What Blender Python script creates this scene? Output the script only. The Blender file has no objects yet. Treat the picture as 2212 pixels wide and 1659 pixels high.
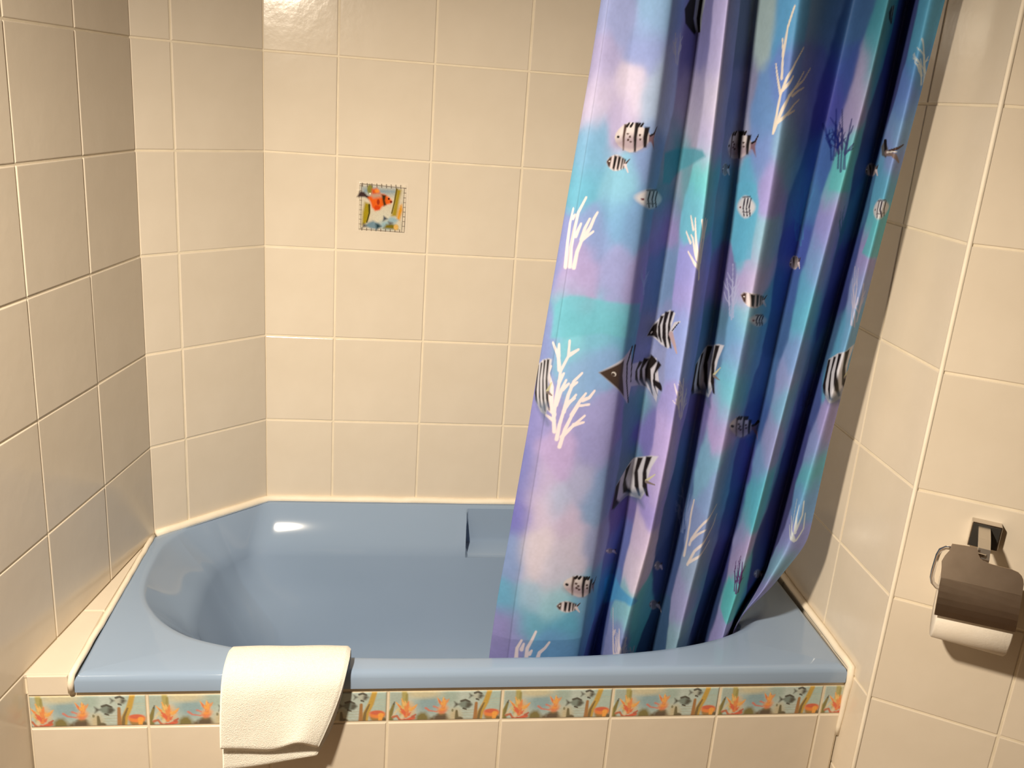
import bpy, bmesh, math, random
import numpy as np
from mathutils import Matrix, Vector

random.seed(4)
scene = bpy.context.scene
C = scene.collection

ZF = 0.76          # floor level: all heights below are measured from one tile joint of the back wall


def lin(c):
    return tuple((x / 255 / 12.92) if x / 255 <= 0.04045 else ((x / 255 + 0.055) / 1.055) ** 2.4 for x in c)


# ------------------------------------------------------------------ camera
CAM = (0.1203, -2.0418, 0.7528)
cam_d = bpy.data.cameras.new('camera')
cam = bpy.data.objects.new('camera', cam_d)
C.objects.link(cam)
cam.location = (CAM[0], CAM[1], CAM[2] + ZF)
cam.rotation_euler = (1.26552, -0.07222, -0.12044)
cam_d.sensor_width = 36.0
cam_d.lens = 36.0 * 1975.65 / 2212
cam_d.clip_start = 0.02
scene.camera = cam

# ------------------------------------------------------------------ world, lamp, exposure
world = bpy.data.worlds.new('world')
scene.world = world
world.use_nodes = True
world.node_tree.nodes['Background'].inputs[0].default_value = (1.0, 0.86, 0.70, 1)
world.node_tree.nodes['Background'].inputs[1].default_value = 0.0

lamp_d = bpy.data.lights.new('bathroom_lamp', 'SPOT')
lamp_d.energy = 190
lamp_d.color = (1.0, 0.86, 0.68)
lamp_d.shadow_soft_size = 0.05
lamp_d.spot_size = math.radians(124)
lamp_d.spot_blend = 1.0
lamp = bpy.data.objects.new('bathroom_lamp', lamp_d)
C.objects.link(lamp)
lamp.location = (-0.32, -1.64, 1.15 + ZF)
lamp.rotation_euler = (Vector((0.24, -0.66, -0.30 + ZF)) - lamp.location).to_track_quat('-Z', 'Y').to_euler()

vs = scene.view_settings
vs.view_transform = 'Standard'
vs.look = 'None'
vs.exposure = 0.0
vs.gamma = 1.0
vs.use_curve_mapping = False

# ------------------------------------------------------------------ materials
MATS = {}


def new_mat(name):
    m = bpy.data.materials.new(name)
    m.use_nodes = True
    nt = m.node_tree
    return m, nt, nt.nodes['Principled BSDF']


def noise(nt, scale, detail=3.0, rough=0.55, coord='Object'):
    tc = nt.nodes.new('ShaderNodeTexCoord')
    n = nt.nodes.new('ShaderNodeTexNoise')
    n.inputs['Scale'].default_value = scale
    n.inputs['Detail'].default_value = detail
    n.inputs['Roughness'].default_value = rough
    nt.links.new(tc.outputs[coord], n.inputs['Vector'])
    return n


def bump(nt, p, src, strength, dist):
    b = nt.nodes.new('ShaderNodeBump')
    b.inputs['Strength'].default_value = strength
    b.inputs['Distance'].default_value = dist
    nt.links.new(src, b.inputs['Height'])
    nt.links.new(b.outputs[0], p.inputs['Normal'])
    return b


def mottled(name, c0, c1, scale, rough, bump_scale=None, bs=0.1, bd=0.001, spec=0.5, metal=0.0, detail=3.0, per_object=0.0):
    m, nt, p = new_mat(name)
    n = noise(nt, scale, detail)
    r = nt.nodes.new('ShaderNodeValToRGB')
    r.color_ramp.elements[0].position = 0.3
    r.color_ramp.elements[1].position = 0.7
    r.color_ramp.elements[0].color = (*c0, 1)
    r.color_ramp.elements[1].color = (*c1, 1)
    nt.links.new(n.outputs['Fac'], r.inputs['Fac'])
    out = r.outputs['Color']
    if per_object:
        oi = nt.nodes.new('ShaderNodeObjectInfo')
        mr = nt.nodes.new('ShaderNodeMapRange')
        mr.inputs['To Min'].default_value = 1 - per_object
        mr.inputs['To Max'].default_value = 1 + per_object
        nt.links.new(oi.outputs['Random'], mr.inputs['Value'])
        hv = nt.nodes.new('ShaderNodeHueSaturation')
        nt.links.new(out, hv.inputs['Color'])
        nt.links.new(mr.outputs[0], hv.inputs['Value'])
        out = hv.outputs['Color']
    nt.links.new(out, p.inputs['Base Color'])
    p.inputs['Roughness'].default_value = rough
    p.inputs['Metallic'].default_value = metal
    p.inputs['Specular IOR Level'].default_value = spec
    if bump_scale:
        nb_ = noise(nt, bump_scale, 4.0)
        bump(nt, p, nb_.outputs['Fac'], bs, bd)
    MATS[name] = m
    return m


mottled('tile', (0.70, 0.62, 0.505), (0.735, 0.655, 0.54), 9, 0.17, 26, 0.30, 0.0016, spec=0.4, per_object=0.02)
mottled('grout', (0.76, 0.67, 0.51), (0.84, 0.745, 0.585), 30, 0.8, 200, 0.3, 0.0006)
mottled('caulk', (0.86, 0.77, 0.62), (0.92, 0.84, 0.70), 25, 0.55, 60, 0.3, 0.001)
mottled('enamel', (0.27, 0.365, 0.51), (0.285, 0.38, 0.53), 3, 0.055, None, spec=0.5)
mottled('towel', (0.93, 0.90, 0.80), (0.97, 0.95, 0.87), 220, 0.95, 620, 0.9, 0.0022, spec=0.1)
mottled('chrome', (0.62, 0.58, 0.54), (0.68, 0.64, 0.60), 8, 0.10, None, metal=1.0)
mottled('steel', (0.46, 0.36, 0.27), (0.54, 0.43, 0.33), 26, 0.30, 90, 0.05, 0.0004, metal=1.0)
mottled('brushed', (0.66, 0.62, 0.57), (0.72, 0.68, 0.62), 20, 0.38, None, metal=1.0)
mottled('paper', (0.86, 0.79, 0.68), (0.90, 0.84, 0.74), 40, 0.95, 300, 0.35, 0.0008, spec=0.1)
mottled('card', (0.45, 0.36, 0.26), (0.52, 0.42, 0.31), 40, 0.9)
mottled('plaster', (0.34, 0.29, 0.23), (0.38, 0.33, 0.26), 6, 0.9, 90, 0.2, 0.001)
mottled('wood', (0.16, 0.075, 0.028), (0.24, 0.12, 0.045), 7, 0.55, 60, 0.1, 0.001)
mottled('floor_tile', (0.26, 0.19, 0.13), (0.30, 0.22, 0.15), 5, 0.45, 50, 0.1, 0.001)
mottled('dark_reflection', (0.02, 0.018, 0.015), (0.03, 0.026, 0.02), 20, 0.7)  # near-black painted reflection for the holder's chrome mount


def attr_mat(name, rough, bump_scale, bs, bd, spec=0.4, sub=False):
    m, nt, p = new_mat(name)
    a = nt.nodes.new('ShaderNodeAttribute')
    a.attribute_name = 'print'
    nt.links.new(a.outputs['Color'], p.inputs['Base Color'])
    p.inputs['Roughness'].default_value = rough
    p.inputs['Specular IOR Level'].default_value = spec
    n = noise(nt, bump_scale, 4.0)
    bump(nt, p, n.outputs['Fac'], bs, bd)
    MATS[name] = m
    return m


attr_mat('printed_cloth', 0.62, 160, 0.12, 0.0008, 0.25)
attr_mat('printed_glaze', 0.18, 60, 0.25, 0.0008, 0.5)


# ------------------------------------------------------------------ helpers
def up(v):
    return (v[0], v[1], v[2] + ZF)


def mesh_obj(name, verts, faces, mat, parent=None, smooth=False, raw=False):
    me = bpy.data.meshes.new(name)
    me.from_pydata([tuple(v) if raw else up(v) for v in verts], [], faces)
    me.update()
    return link(name, me, mat, parent, smooth)


def link(name, me, mat, parent=None, smooth=False):
    if mat and not me.materials:
        me.materials.append(MATS[mat])
    if smooth:
        me.polygons.foreach_set('use_smooth', [True] * len(me.polygons))
    o = bpy.data.objects.new(name, me)
    C.objects.link(o)
    if parent:
        o.parent = parent
        o.matrix_parent_inverse = Matrix.Translation(-Vector(parent.location))
    return o


def fix_normals(me):
    bm = bmesh.new()
    bm.from_mesh(me)
    bmesh.ops.recalc_face_normals(bm, faces=bm.faces)
    bm.to_mesh(me)
    bm.free()


def empty(name, loc):
    o = bpy.data.objects.new(name, None)
    C.objects.link(o)
    o.location = up(loc)
    o.empty_display_size = 0.05
    return o


def tag(o, label, cat, group=None):
    o['label'] = label
    o['category'] = cat
    if group:
        o['group'] = group
    return o


def struct(o, label=None, cat=None):
    o['kind'] = 'structure'
    if label:
        o['label'] = label
    if cat:
        o['category'] = cat
    return o


def box_pts(x0, x1, y0, y1, z0, z1):
    return [(x0, y0, z0), (x1, y0, z0), (x1, y1, z0), (x0, y1, z0), (x0, y0, z1), (x1, y0, z1), (x1, y1, z1), (x0, y1, z1)]


BOXF = [(0, 3, 2, 1), (4, 5, 6, 7), (0, 1, 5, 4), (1, 2, 6, 5), (2, 3, 7, 6), (3, 0, 4, 7)]


def tube(pts, r, n=10, closed=False, caps=True):
    pts = [Vector(p) for p in pts]
    V, F = [], []
    N = len(pts)
    ref = None
    for i, p in enumerate(pts):
        a = pts[(i - 1) % N] if (closed or i > 0) else p
        b = pts[(i + 1) % N] if (closed or i < N - 1) else p
        t = (b - a).normalized()
        if ref is None:
            ref = Vector((0, 0, 1)) if abs(t.z) < 0.9 else Vector((1, 0, 0))
        u = (ref - t * ref.dot(t)).normalized()
        ref = u
        w = t.cross(u)
        rr = r[i] if isinstance(r, (list, tuple)) else r
        for k in range(n):
            a_ = 2 * math.pi * k / n
            V.append(p + u * (rr * math.cos(a_)) + w * (rr * math.sin(a_)))
    segs = N if closed else N - 1
    for i in range(segs):
        for k in range(n):
            F.append((i * n + k, i * n + (k + 1) % n, ((i + 1) % N) * n + (k + 1) % n, ((i + 1) % N) * n + k))
    if caps and not closed:
        F.append(tuple(range(n - 1, -1, -1)))
        F.append(tuple((N - 1) * n + k for k in range(n)))
    return V, F


TILE_CACHE = {}
GAP = 0.0036       # joint width
PROUD = 0.0016     # tile face in front of the grout


def tile_mesh(w, h, key='tile'):
    k = (key, round(w, 4), round(h, 4))
    if k in TILE_CACHE:
        return TILE_CACHE[k]
    b = 0.0018
    V = []
    for (ins, y) in ((0, 0.004), (0, -PROUD * 0.15), (b * 0.45, -PROUD * 0.75), (b, -PROUD)):
        x, z = w / 2 - ins, h / 2 - ins
        V += [(-x, y, -z), (x, y, -z), (x, y, z), (-x, y, z)]
    F = []
    for r in range(3):
        for i in range(4):
            j = (i + 1) % 4
            F.append((r * 4 + i, r * 4 + j, r * 4 + 4 + j, r * 4 + 4 + i))
    F.append((12, 13, 14, 15))
    me = bpy.data.meshes.new('tile')
    me.from_pydata(V, [], F)
    fix_normals(me)
    me.materials.append(MATS['tile'])
    TILE_CACHE[k] = me
    return me


def put_tile(name, me, p, theta, parent, jitter=True):
    o = bpy.data.objects.new(name, me)
    C.objects.link(o)
    o.parent = parent
    o.matrix_parent_inverse = Matrix.Translation(-Vector(parent.location))
    d = random.uniform(-0.0003, 0.0003) if jitter else 0
    n = Vector((math.sin(theta), -math.cos(theta), 0))
    o.location = Vector(up(p)) + n * d
    rx = random.gauss(0, 0.0016) if jitter else 0
    rz = random.gauss(0, 0.0016) if jitter else 0
    o.rotation_euler = (rx, 0, theta + rz)
    return o


# ------------------------------------------------------------------ the room
TH = 0.2012
d2 = lambda a: Vector((math.cos(a), math.sin(a), 0))
XC0 = -0.1522
BACK0 = Vector((XC0, 0, 0))
CH_A, CH_L = 3.8716, 0.2848
CH_END = BACK0 + d2(CH_A) * CH_L
L_A, L_L = 4.5386, 2.75
L_FRONT = CH_END + d2(L_A) * L_L
RX0 = 1.0059
R_A, R_L = 4.6879, 0.7545
R_END = Vector((RX0, 0, 0)) + d2(R_A) * R_L
RA_A, RA_L = -0.5557, 1.05
RA_END = R_END + d2(RA_A) * RA_L
REAR_Y = -2.86
ZT, ZB = 1.64, -0.76


def wall(name, P0, theta, L, s_joints, z_joints, label, clip=None):
    P0 = Vector(P0)
    ux = d2(theta)
    n = Vector((math.sin(theta), -math.cos(theta), 0))
    back = -n * 0.09
    pts = []
    for (s, q_) in ((0, 0), (L, 0), (L, 1), (0, 1)):
        for z in (ZB, ZT):
            p = P0 + ux * s + (back if q_ else Vector((0, 0, 0)))
            pts.append((p.x, p.y, z))
    F = [(0, 2, 3, 1), (2, 4, 5, 3), (4, 6, 7, 5), (6, 0, 1, 7), (1, 3, 5, 7), (0, 6, 4, 2)]
    base = P0 + ux * (L / 2)
    # verts local to an origin at the wall's foot
    o = mesh_obj(name, [(x - base.x, y - base.y, z - ZB) for x, y, z in pts], F, 'grout', raw=True)
    o.location = up((base.x, base.y, ZB))
    fix_normals(o.data)
    struct(o, label, 'wall')
    sj = sorted(s for s in s_joints if 0.004 < s < L - 0.004)
    sj = [0.0] + sj + [L]
    for i in range(len(sj) - 1):
        g0 = GAP / 2 if i else 0.001
        g1 = GAP / 2 if i < len(sj) - 2 else 0.001
        for j in range(len(z_joints) - 1):
            a, b = sj[i] + g0, sj[i + 1] - g1
            z0, z1 = z_joints[j] + GAP / 2, z_joints[j + 1] - GAP / 2
            if clip and not clip(0.5 * (a + b), 0.5 * (z0 + z1)):
                continue
            p = P0 + ux * (0.5 * (a + b))
            t = put_tile('tile', tile_mesh(b - a, z1 - z0), (p.x, p.y, 0.5 * (z0 + z1)), theta, o)
            if name == 'wall_back' and abs(p.x - 0.1) < 0.02 and abs(0.5 * (z0 + z1) - 2.5 * TH) < 0.02:
                TILE_CACHE['decor_tile'] = t
    return o


rowsz = [j * TH for j in range(-2, 7)]
rows_low = [j * TH for j in range(-4, 7)]
wall_back = wall('wall_back', BACK0, 0.0, RX0 - XC0, [-XC0 + 0.2 * i for i in range(-1, 7)], rowsz,
                 'beige tiled back wall above the bathtub')
wall_corner = wall('wall_corner', CH_END, CH_A - math.pi, CH_L, [CH_L - 0.2037], rowsz,
                   'narrow beige tiled wall cutting off the corner behind the tub')
wall_left = wall('wall_left', L_FRONT, L_A - math.pi, L_L, [L_L - 0.1989 - 0.1985 * k for k in range(0, 14)], rows_low,
                 'shaded beige tiled wall on the left', clip=lambda s, z: s > 1.2)
rows_r = [j * TH - 0.0149 for j in range(-4, 8)]
wall_right = wall('wall_right', (RX0, 0, 0), R_A, R_L, [0.5554 - 0.2 * k for k in range(0, 3)], rows_r,
                  'beige tiled end wall beside the shower curtain')
wall_angled = wall('wall_angled', R_END, RA_A, RA_L, [0.2067 + 0.2 * k for k in range(0, 5)], rows_r,
                   'beige tiled wall carrying the toilet roll holder')


def slab(name, pts, z0, z1, mat, label, cat):
    n = len(pts)
    V = [(x, y, z0) for x, y in pts] + [(x, y, z1) for x, y in pts]
    F = [tuple(range(n - 1, -1, -1)), tuple(range(n, 2 * n))] + [(i, (i + 1) % n, n + (i + 1) % n, n + i) for i in range(n)]
    o = mesh_obj(name, V, F, mat)
    return struct(o, label, cat)


foot = [(-0.30, 0.09), (RX0 + 0.09, 0.09), (RA_END.x + 0.09, RA_END.y), (RA_END.x + 0.09, REAR_Y - 0.09), (L_FRONT.x - 0.09, REAR_Y - 0.09), (-0.46, -0.15)]
slab('floor', foot, ZB - 0.06, ZB, 'floor_tile', 'brown tiled bathroom floor', 'floor')
slab('ceiling', foot, ZT, ZT + 0.06, 'wood', 'brown wooden ceiling', 'ceiling')
slab('wall_rear', [(L_FRONT.x - 0.09, REAR_Y - 0.09), (RA_END.x + 0.09, REAR_Y - 0.09), (RA_END.x + 0.09, REAR_Y), (L_FRONT.x - 0.09, REAR_Y)],
     ZB, ZT, 'plaster', 'plain wall behind the viewer', 'wall')
slab('wall_side', [(RA_END.x, REAR_Y), (RA_END.x + 0.09, REAR_Y), (RA_END.x + 0.09, RA_END.y), (RA_END.x, RA_END.y)],
     ZB, ZT, 'plaster', 'plain wall right of the viewer', 'wall')
slab('door_1', [(0.05, REAR_Y), (0.95, REAR_Y), (0.95, REAR_Y + 0.03), (0.05, REAR_Y + 0.03)], ZB, 1.26, 'wood',
     'brown wooden door behind the viewer', 'door')

# pale corner bead where the two right-hand walls meet
V, F = tube([(R_END.x, R_END.y, z) for z in (ZB, -0.3, 0.3, 0.9, 1.5)], 0.0042, 8)
struct(mesh_obj('trim_1', V, F, 'caulk', smooth=True), 'pale vertical bead where two right-hand tiled walls meet', 'trim')

# ------------------------------------------------------------------ bathtub
ZR = -0.200
TXL, TXR, TYF = -0.372, 0.976, -0.692
OC = (0.292, -0.336)
OA, OB = 0.632, 0.314
NX = [0.322, 0.326, 0.640, 0.644]        # soap ledge: left and right ends


def sup(a, b, n, phi, bk=1.6):
    c, s = math.cos(phi), math.sin(phi)
    if s > 0:
        n = n * (1 + bk * min(1, s * 2))
    k = (abs(c) ** n + abs(s) ** n) ** (-1.0 / n)
    return a * c * k, b * s * k


def solve_phi(x):
    lo, hi = 0.02, math.pi - 0.02
    for _ in range(60):
        m = 0.5 * (lo + hi)
        if OC[0] + sup(OA, OB, 2.9, m)[0] > x:
            lo = m
        else:
            hi = m
    return 0.5 * (lo + hi)


phis = [2 * math.pi * i / 880 for i in range(880)]
marks = [solve_phi(x) for x in NX]
phis = sorted([p for p in phis if all(abs(p - m) > 0.0022 for m in marks)] + marks)
NP = len(phis)


def outer_pt(phi):
    """where the ray from the opening's centre meets the tub's outline"""
    dx, dy = sup(OA, OB, 2.9, phi)
    L = math.hypot(dx, dy)
    dx, dy = dx / L, dy / L
    cands = []
    if dx > 1e-9:
        cands.append((TXR - OC[0]) / dx)
    if dx < -1e-9:
        cands.append((TXL + 0.002 - OC[0]) / dx)
    if dy > 1e-9:
        cands.append((-0.004 - OC[1]) / dy)
    if dy < -1e-9:
        cands.append((TYF - OC[1]) / dy)
    # chamfered corner
    n = Vector((math.sin(CH_A - math.pi), -math.cos(CH_A - math.pi), 0))
    p0 = CH_END + n * 0.005
    den = dx * n.x + dy * n.y
    if den < -1e-9:
        cands.append(((p0.x - OC[0]) * n.x + (p0.y - OC[1]) * n.y) / den)
    t = min(cands)
    return OC[0] + dx * t, OC[1] + dy * t


# make outline corners exact by snapping the nearest ray
outer = [outer_pt(p) for p in phis]
nC = d2(CH_A - math.pi)
for cor in ((TXL + 0.002, TYF), (TXR, TYF), (TXR, -0.004), (BACK0.x + 0.003, -0.004), (CH_END.x + 0.003, CH_END.y - 0.004)):
    k = min(range(NP), key=lambda i: (outer[i][0] - cor[0]) ** 2 + (outer[i][1] - cor[1]) ** 2)
    outer[k] = cor


def inset_outer(pt, d):
    x, y = pt
    L = math.hypot(x - OC[0], y - OC[1])
    x2 = min(max(x, TXL + 0.002 + d), TXR - d)
    y2 = min(max(y, TYF + d), -0.004 - d)
    n = Vector((math.sin(CH_A - math.pi), -math.cos(CH_A - math.pi), 0))
    p0 = CH_END + n * (0.005 + d)
    e = (x2 - p0.x) * n.x + (y2 - p0.y) * n.y
    if e < 0:
        x2 -= n.x * e
        y2 -= n.y * e
    return x2, y2


rings = []
for (ins, z) in ((0.004, ZR - 0.0355), (0.0, ZR - 0.032), (0.0, ZR - 0.012), (0.0025, ZR - 0.005), (0.007, ZR - 0.0012), (0.014, ZR)):
    rings.append([(*inset_outer(p, ins), z) for p in outer])
# opening and basin: (inset from the opening, depth)
prof = [(-0.008, 0.0004), (0.0, 0.0015), (0.0035, 0.0042), (0.0065, 0.0080)]
el = math.radians(38.3)                    # broad, nearly flat rolled band
pi_, pd_ = prof[-1]
for _k in range(14):
    pi_ += 0.0062 * math.sin(el)
    pd_ += 0.0062 * math.cos(el)
    prof.append((pi_, pd_))
    el -= math.radians(0.62)
for _k in range(6):
    el -= math.radians(3.3)
    pi_ += 0.005 * math.sin(el)
    pd_ += 0.005 * math.cos(el)
    prof.append((pi_, pd_))
b0 = pi_
prof += [(b0 + 0.004, 0.16), (b0 + 0.011, 0.21), (b0 + 0.019, 0.26), (b0 + 0.029, 0.305), (b0 + 0.044, 0.343), (b0 + 0.070, 0.371),
         (b0 + 0.105, 0.384), (b0 + 0.14, 0.389), (b0 + 0.19, 0.390)]


def basin_pt(phi, ins, dep, k):
    c = math.cos(phi)
    fa = 1.0 + 0.9 * max(0, -c) * min(1, dep / 0.2) + 0.3 * max(0, c)
    a, b = OA - ins * fa, OB - ins
    a = max(a, 0.02)
    b = max(b, 0.01)
    n = 2.9 - 0.5 * min(1, dep / 0.2)
    x, y = sup(a, b, n, phi, 3.0 * (1 - 0.9 * min(1, max(0, dep - 0.09) / 0.16)))
    return OC[0] + x, OC[1] + y, ZR - dep


# keep every basin vertex inside the outline (the cut-off corner)
def keep_in(p, d):
    n = Vector((math.sin(CH_A - math.pi), -math.cos(CH_A - math.pi), 0))
    p0 = CH_END + n * (0.005 + d)
    e = (p[0] - p0.x) * n.x + (p[1] - p0.y) * n.y
    if e < 0:
        return (p[0] - n.x * e, p[1] - n.y * e, p[2])
    return p


for k, (ins, dep) in enumerate(prof):
    rg = np.array([keep_in(basin_pt(p, ins, dep, k), 0.012 + 0.6 * max(0, ins)) for p in phis])
    base_ = rg.copy()
    for hw, wt in ((8, None), (62, np.clip((-np.cos(np.array(phis)) - 0.72) * 6, 0, 1))):
        ker = np.hanning(2 * hw + 1)
        ker /= ker.sum()
        for ax in (0, 1):
            sm_ = np.convolve(np.concatenate([base_[-hw:, ax], base_[:, ax], base_[:hw, ax]]), ker, 'valid')
            rg[:, ax] = sm_ if wt is None else rg[:, ax] * (1 - wt) + sm_ * wt
    rings.append([tuple(r_) for r_ in rg])
# soap ledge cut into the rolled back edge
K0 = 6
ledge_z0, ledge_z1 = 0.010, 0.122
for i, p in enumerate(phis):
    x_top = rings[K0][i][0]
    if 0 < p < math.pi and marks[2] - 1e-6 <= p <= marks[1] + 1e-6:
        for k, (ins, dep) in enumerate(prof):
            if 0.0075 <= dep <= 0.105:
                yb = -0.022 - 0.006
                t = (dep - 0.0075) / (0.105 - 0.0075)
                # back of the recess goes nearly straight down, then a shallow floor comes forward
                if t < 0.62:
                    y, z = yb - 0.006 * t, ZR - 0.006 - 0.088 * (t / 0.62)
                else:
                    f = (t - 0.62) / 0.38
                    y, z = yb - 0.004 - 0.050 * f, ZR - 0.094 - 0.012 * f - 0.004 * f * f
                rings[K0 + k][i] = (rings[K0 + 1][i][0], y, z)
V, F = [], []
for r in rings:
    V += r
for k in range(len(rings) - 1):
    for i in range(NP):
        j = (i + 1) % NP
        F.append((k * NP + i, k * NP + j, (k + 1) * NP + j, (k + 1) * NP + i))
F.append(tuple((len(rings) - 1) * NP + i for i in range(NP)))
tub = mesh_obj('bathtub', V, F, 'enamel', smooth=True)
fix_normals(tub.data)
es = tub.modifiers.new('split', 'EDGE_SPLIT')
es.split_angle = math.radians(38)
tag(tub, 'blue-grey enamel bathtub with rounded basin, built in between tiled walls', 'bathtub')


# sealant bead round the tub
def bead(name, pts, r, label, n=8):
    if name == 'trim_3':
        r = [r if i < len(pts) - 7 else r * (1 - 0.07 * (i - len(pts) + 8)) for i in range(len(pts))]
    V, F = tube(pts, r, n)
    return struct(mesh_obj(name, V, F, 'caulk', smooth=True), label, 'trim')


def wob(pts, a=0.0008):
    out = []
    for p in pts:
        out.append((p[0] + random.uniform(-a, a), p[1] + random.uniform(-a, a), p[2] + random.uniform(-a, a)))
    return out


def seg(a, b, n):
    return [tuple(a[k] + (b[k] - a[k]) * t / n for k in range(3)) for t in range(n + 1)]


zb_ = ZR + 0.001
rw = lambda y: RX0 + (y / math.sin(R_A)) * math.cos(R_A)
pts_back = seg((RX0 - 0.006, -0.004, zb_), (XC0 + 0.003, -0.004, zb_), 30)[:-1] + seg((XC0 + 0.003, -0.004, zb_), (CH_END.x + 0.004, CH_END.y - 0.002, zb_), 10)
bead('trim_2', wob(pts_back), 0.0085, 'cream sealant bead between bathtub and back wall')
bead('trim_3', wob(seg((rw(-0.02) - 0.006, -0.02, zb_), (rw(-0.69) - 0.008, -0.692, zb_), 24) + seg((rw(-0.69) - 0.006, -0.692, ZR - 0.03), (rw(-0.69) - 0.005, -0.687, ZR - 0.15), 6)),
     0.0072, 'cream sealant bead running along right end of bathtub')
bead('trim_4', wob(seg((CH_END.x + 0.001, CH_END.y - 0.01, zb_), (TXL - 0.002, TYF + 0.002, zb_), 20) + [(TXL - 0.003, TYF + 0.001, ZR - 0.015), (TXL - 0.004, TYF + 0.004, ZR - 0.033)]),
     0.0055, 'cream sealant bead between bathtub and the tiled ledge')

# ------------------------------------------------------------------ painting on fine grids (flat print)
class Paint:
    def __init__(self, u, v, col):
        self.u, self.v = u, v
        self.c = np.tile(np.array(lin(col)), (len(u), 1)) if not isinstance(col, np.ndarray) else col

    def blend(self, m, col, idx=None, linear=False):
        col = np.array(col if linear else lin(col))
        m = np.clip(m, 0, 1)[:, None]
        if idx is None:
            self.c = self.c * (1 - m) + col * m
        else:
            self.c[idx] = self.c[idx] * (1 - m) + col * m

    def poly(self, pts, col, soft=0.0, a=1.0):
        pts = np.array(pts, float)
        pad = soft + 1e-9
        lo, hi = pts.min(0) - pad, pts.max(0) + pad
        idx = np.where((self.u >= lo[0]) & (self.u <= hi[0]) & (self.v >= lo[1]) & (self.v <= hi[1]))[0]
        if not len(idx):
            return
        x, y = self.u[idx], self.v[idx]
        ins = np.zeros(len(idx), bool)
        dist = np.full(len(idx), 1e9)
        n = len(pts)
        for i in range(n):
            x0, y0 = pts[i]
            x1, y1 = pts[(i + 1) % n]
            cond = ((y0 > y) != (y1 > y)) & (x < (x1 - x0) * (y - y0) / ((y1 - y0) + 1e-12) + x0)
            ins ^= cond
            if soft > 0:
                dx, dy = x1 - x0, y1 - y0
                t = np.clip(((x - x0) * dx + (y - y0) * dy) / (dx * dx + dy * dy + 1e-12), 0, 1)
                dist = np.minimum(dist, np.hypot(x - x0 - t * dx, y - y0 - t * dy))
        if soft > 0:
            sd = np.where(ins, dist, -dist)
            m = np.clip(sd / soft * 0.5 + 0.5, 0, 1)
        else:
            m = ins.astype(float)
        self.blend(m * a, col, idx, linear=isinstance(col, np.ndarray))

    def ell(self, cx, cy, rx, ry, col, soft=0.15, a=1.0, ang=0.0):
        c, s = math.cos(ang), math.sin(ang)
        X, Y = self.u - cx, self.v - cy
        p, q_ = (X * c + Y * s) / rx, (-X * s + Y * c) / ry
        d = np.sqrt(p * p + q_ * q_)
        idx = np.where(d < 1 + soft)[0]
        if len(idx):
            self.blend(np.clip((1 + soft * 0.5 - d[idx]) / max(soft, 1e-6), 0, 1) * a, col, idx)

    def stroke(self, pts, w0, w1, col, soft=0.4, a=1.0):
        """tapering brush stroke through pts, half-width w0 -> w1"""
        pts = np.array(pts, float)
        wm = max(w0, w1) * (1 + soft)
        lo, hi = pts.min(0) - wm, pts.max(0) + wm
        idx = np.where((self.u >= lo[0]) & (self.u <= hi[0]) & (self.v >= lo[1]) & (self.v <= hi[1]))[0]
        if not len(idx):
            return
        x, y = self.u[idx], self.v[idx]
        best = np.full(len(idx), 1e9)
        n = len(pts) - 1
        for i in range(n):
            x0, y0 = pts[i]
            dx, dy = pts[i + 1] - pts[i]
            t = np.clip(((x - x0) * dx + (y - y0) * dy) / (dx * dx + dy * dy + 1e-12), 0, 1)
            w = w0 + (w1 - w0) * (i + t) / n
            best = np.minimum(best, np.hypot(x - x0 - t * dx, y - y0 - t * dy) / np.maximum(w, 1e-6))
        self.blend(np.clip((1 + soft * 0.5 - best) / soft, 0, 1) * a, col, idx)


def vnoise(x, y, seed=0):
    """smooth value noise"""
    xi, yi = np.floor(x).astype(np.int64), np.floor(y).astype(np.int64)
    fx, fy = x - xi, y - yi
    fx, fy = fx * fx * (3 - 2 * fx), fy * fy * (3 - 2 * fy)

    def h(i, j):
        n = (i * 374761393 + j * 668265263 + seed * 1442695041) & 0x7fffffff
        n = ((n ^ (n >> 13)) * 1274126177) & 0x7fffffff
        return ((n ^ (n >> 16)) & 0xffff) / 65535.0
    return (h(xi, yi) * (1 - fx) + h(xi + 1, yi) * fx) * (1 - fy) + (h(xi, yi + 1) * (1 - fx) + h(xi + 1, yi + 1) * fx) * fy


def print_attr(me, cols):
    at = me.color_attributes.new('print', 'FLOAT_COLOR', 'POINT')
    arr = np.ones((len(me.vertices), 4), np.float32)
    arr[:, :3] = cols
    at.data.foreach_set('color', arr.ravel())


def grid_mesh(name, X, Y, Z, mat):
    """X, Y, Z: 2-D arrays (world heights)"""
    nr, nc = X.shape
    co = np.stack([X, Y, Z], -1).reshape(-1, 3).astype(np.float32)
    me = bpy.data.meshes.new(name)
    me.vertices.add(nr * nc)
    me.vertices.foreach_set('co', co.ravel())
    i = np.arange((nr - 1) * (nc - 1))
    r, c = i // (nc - 1), i % (nc - 1)
    a = r * nc + c
    f = np.stack([a, a + 1, a + nc + 1, a + nc], -1).astype(np.int32)
    nf = len(f)
    me.loops.add(nf * 4)
    me.loops.foreach_set('vertex_index', f.ravel())
    me.polygons.add(nf)
    me.polygons.foreach_set('loop_start', np.arange(0, nf * 4, 4, dtype=np.int32))
    me.polygons.foreach_set('use_smooth', np.ones(nf, bool))
    me.update(calc_edges=True)
    me.materials.append(MATS[mat])
    return me


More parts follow.
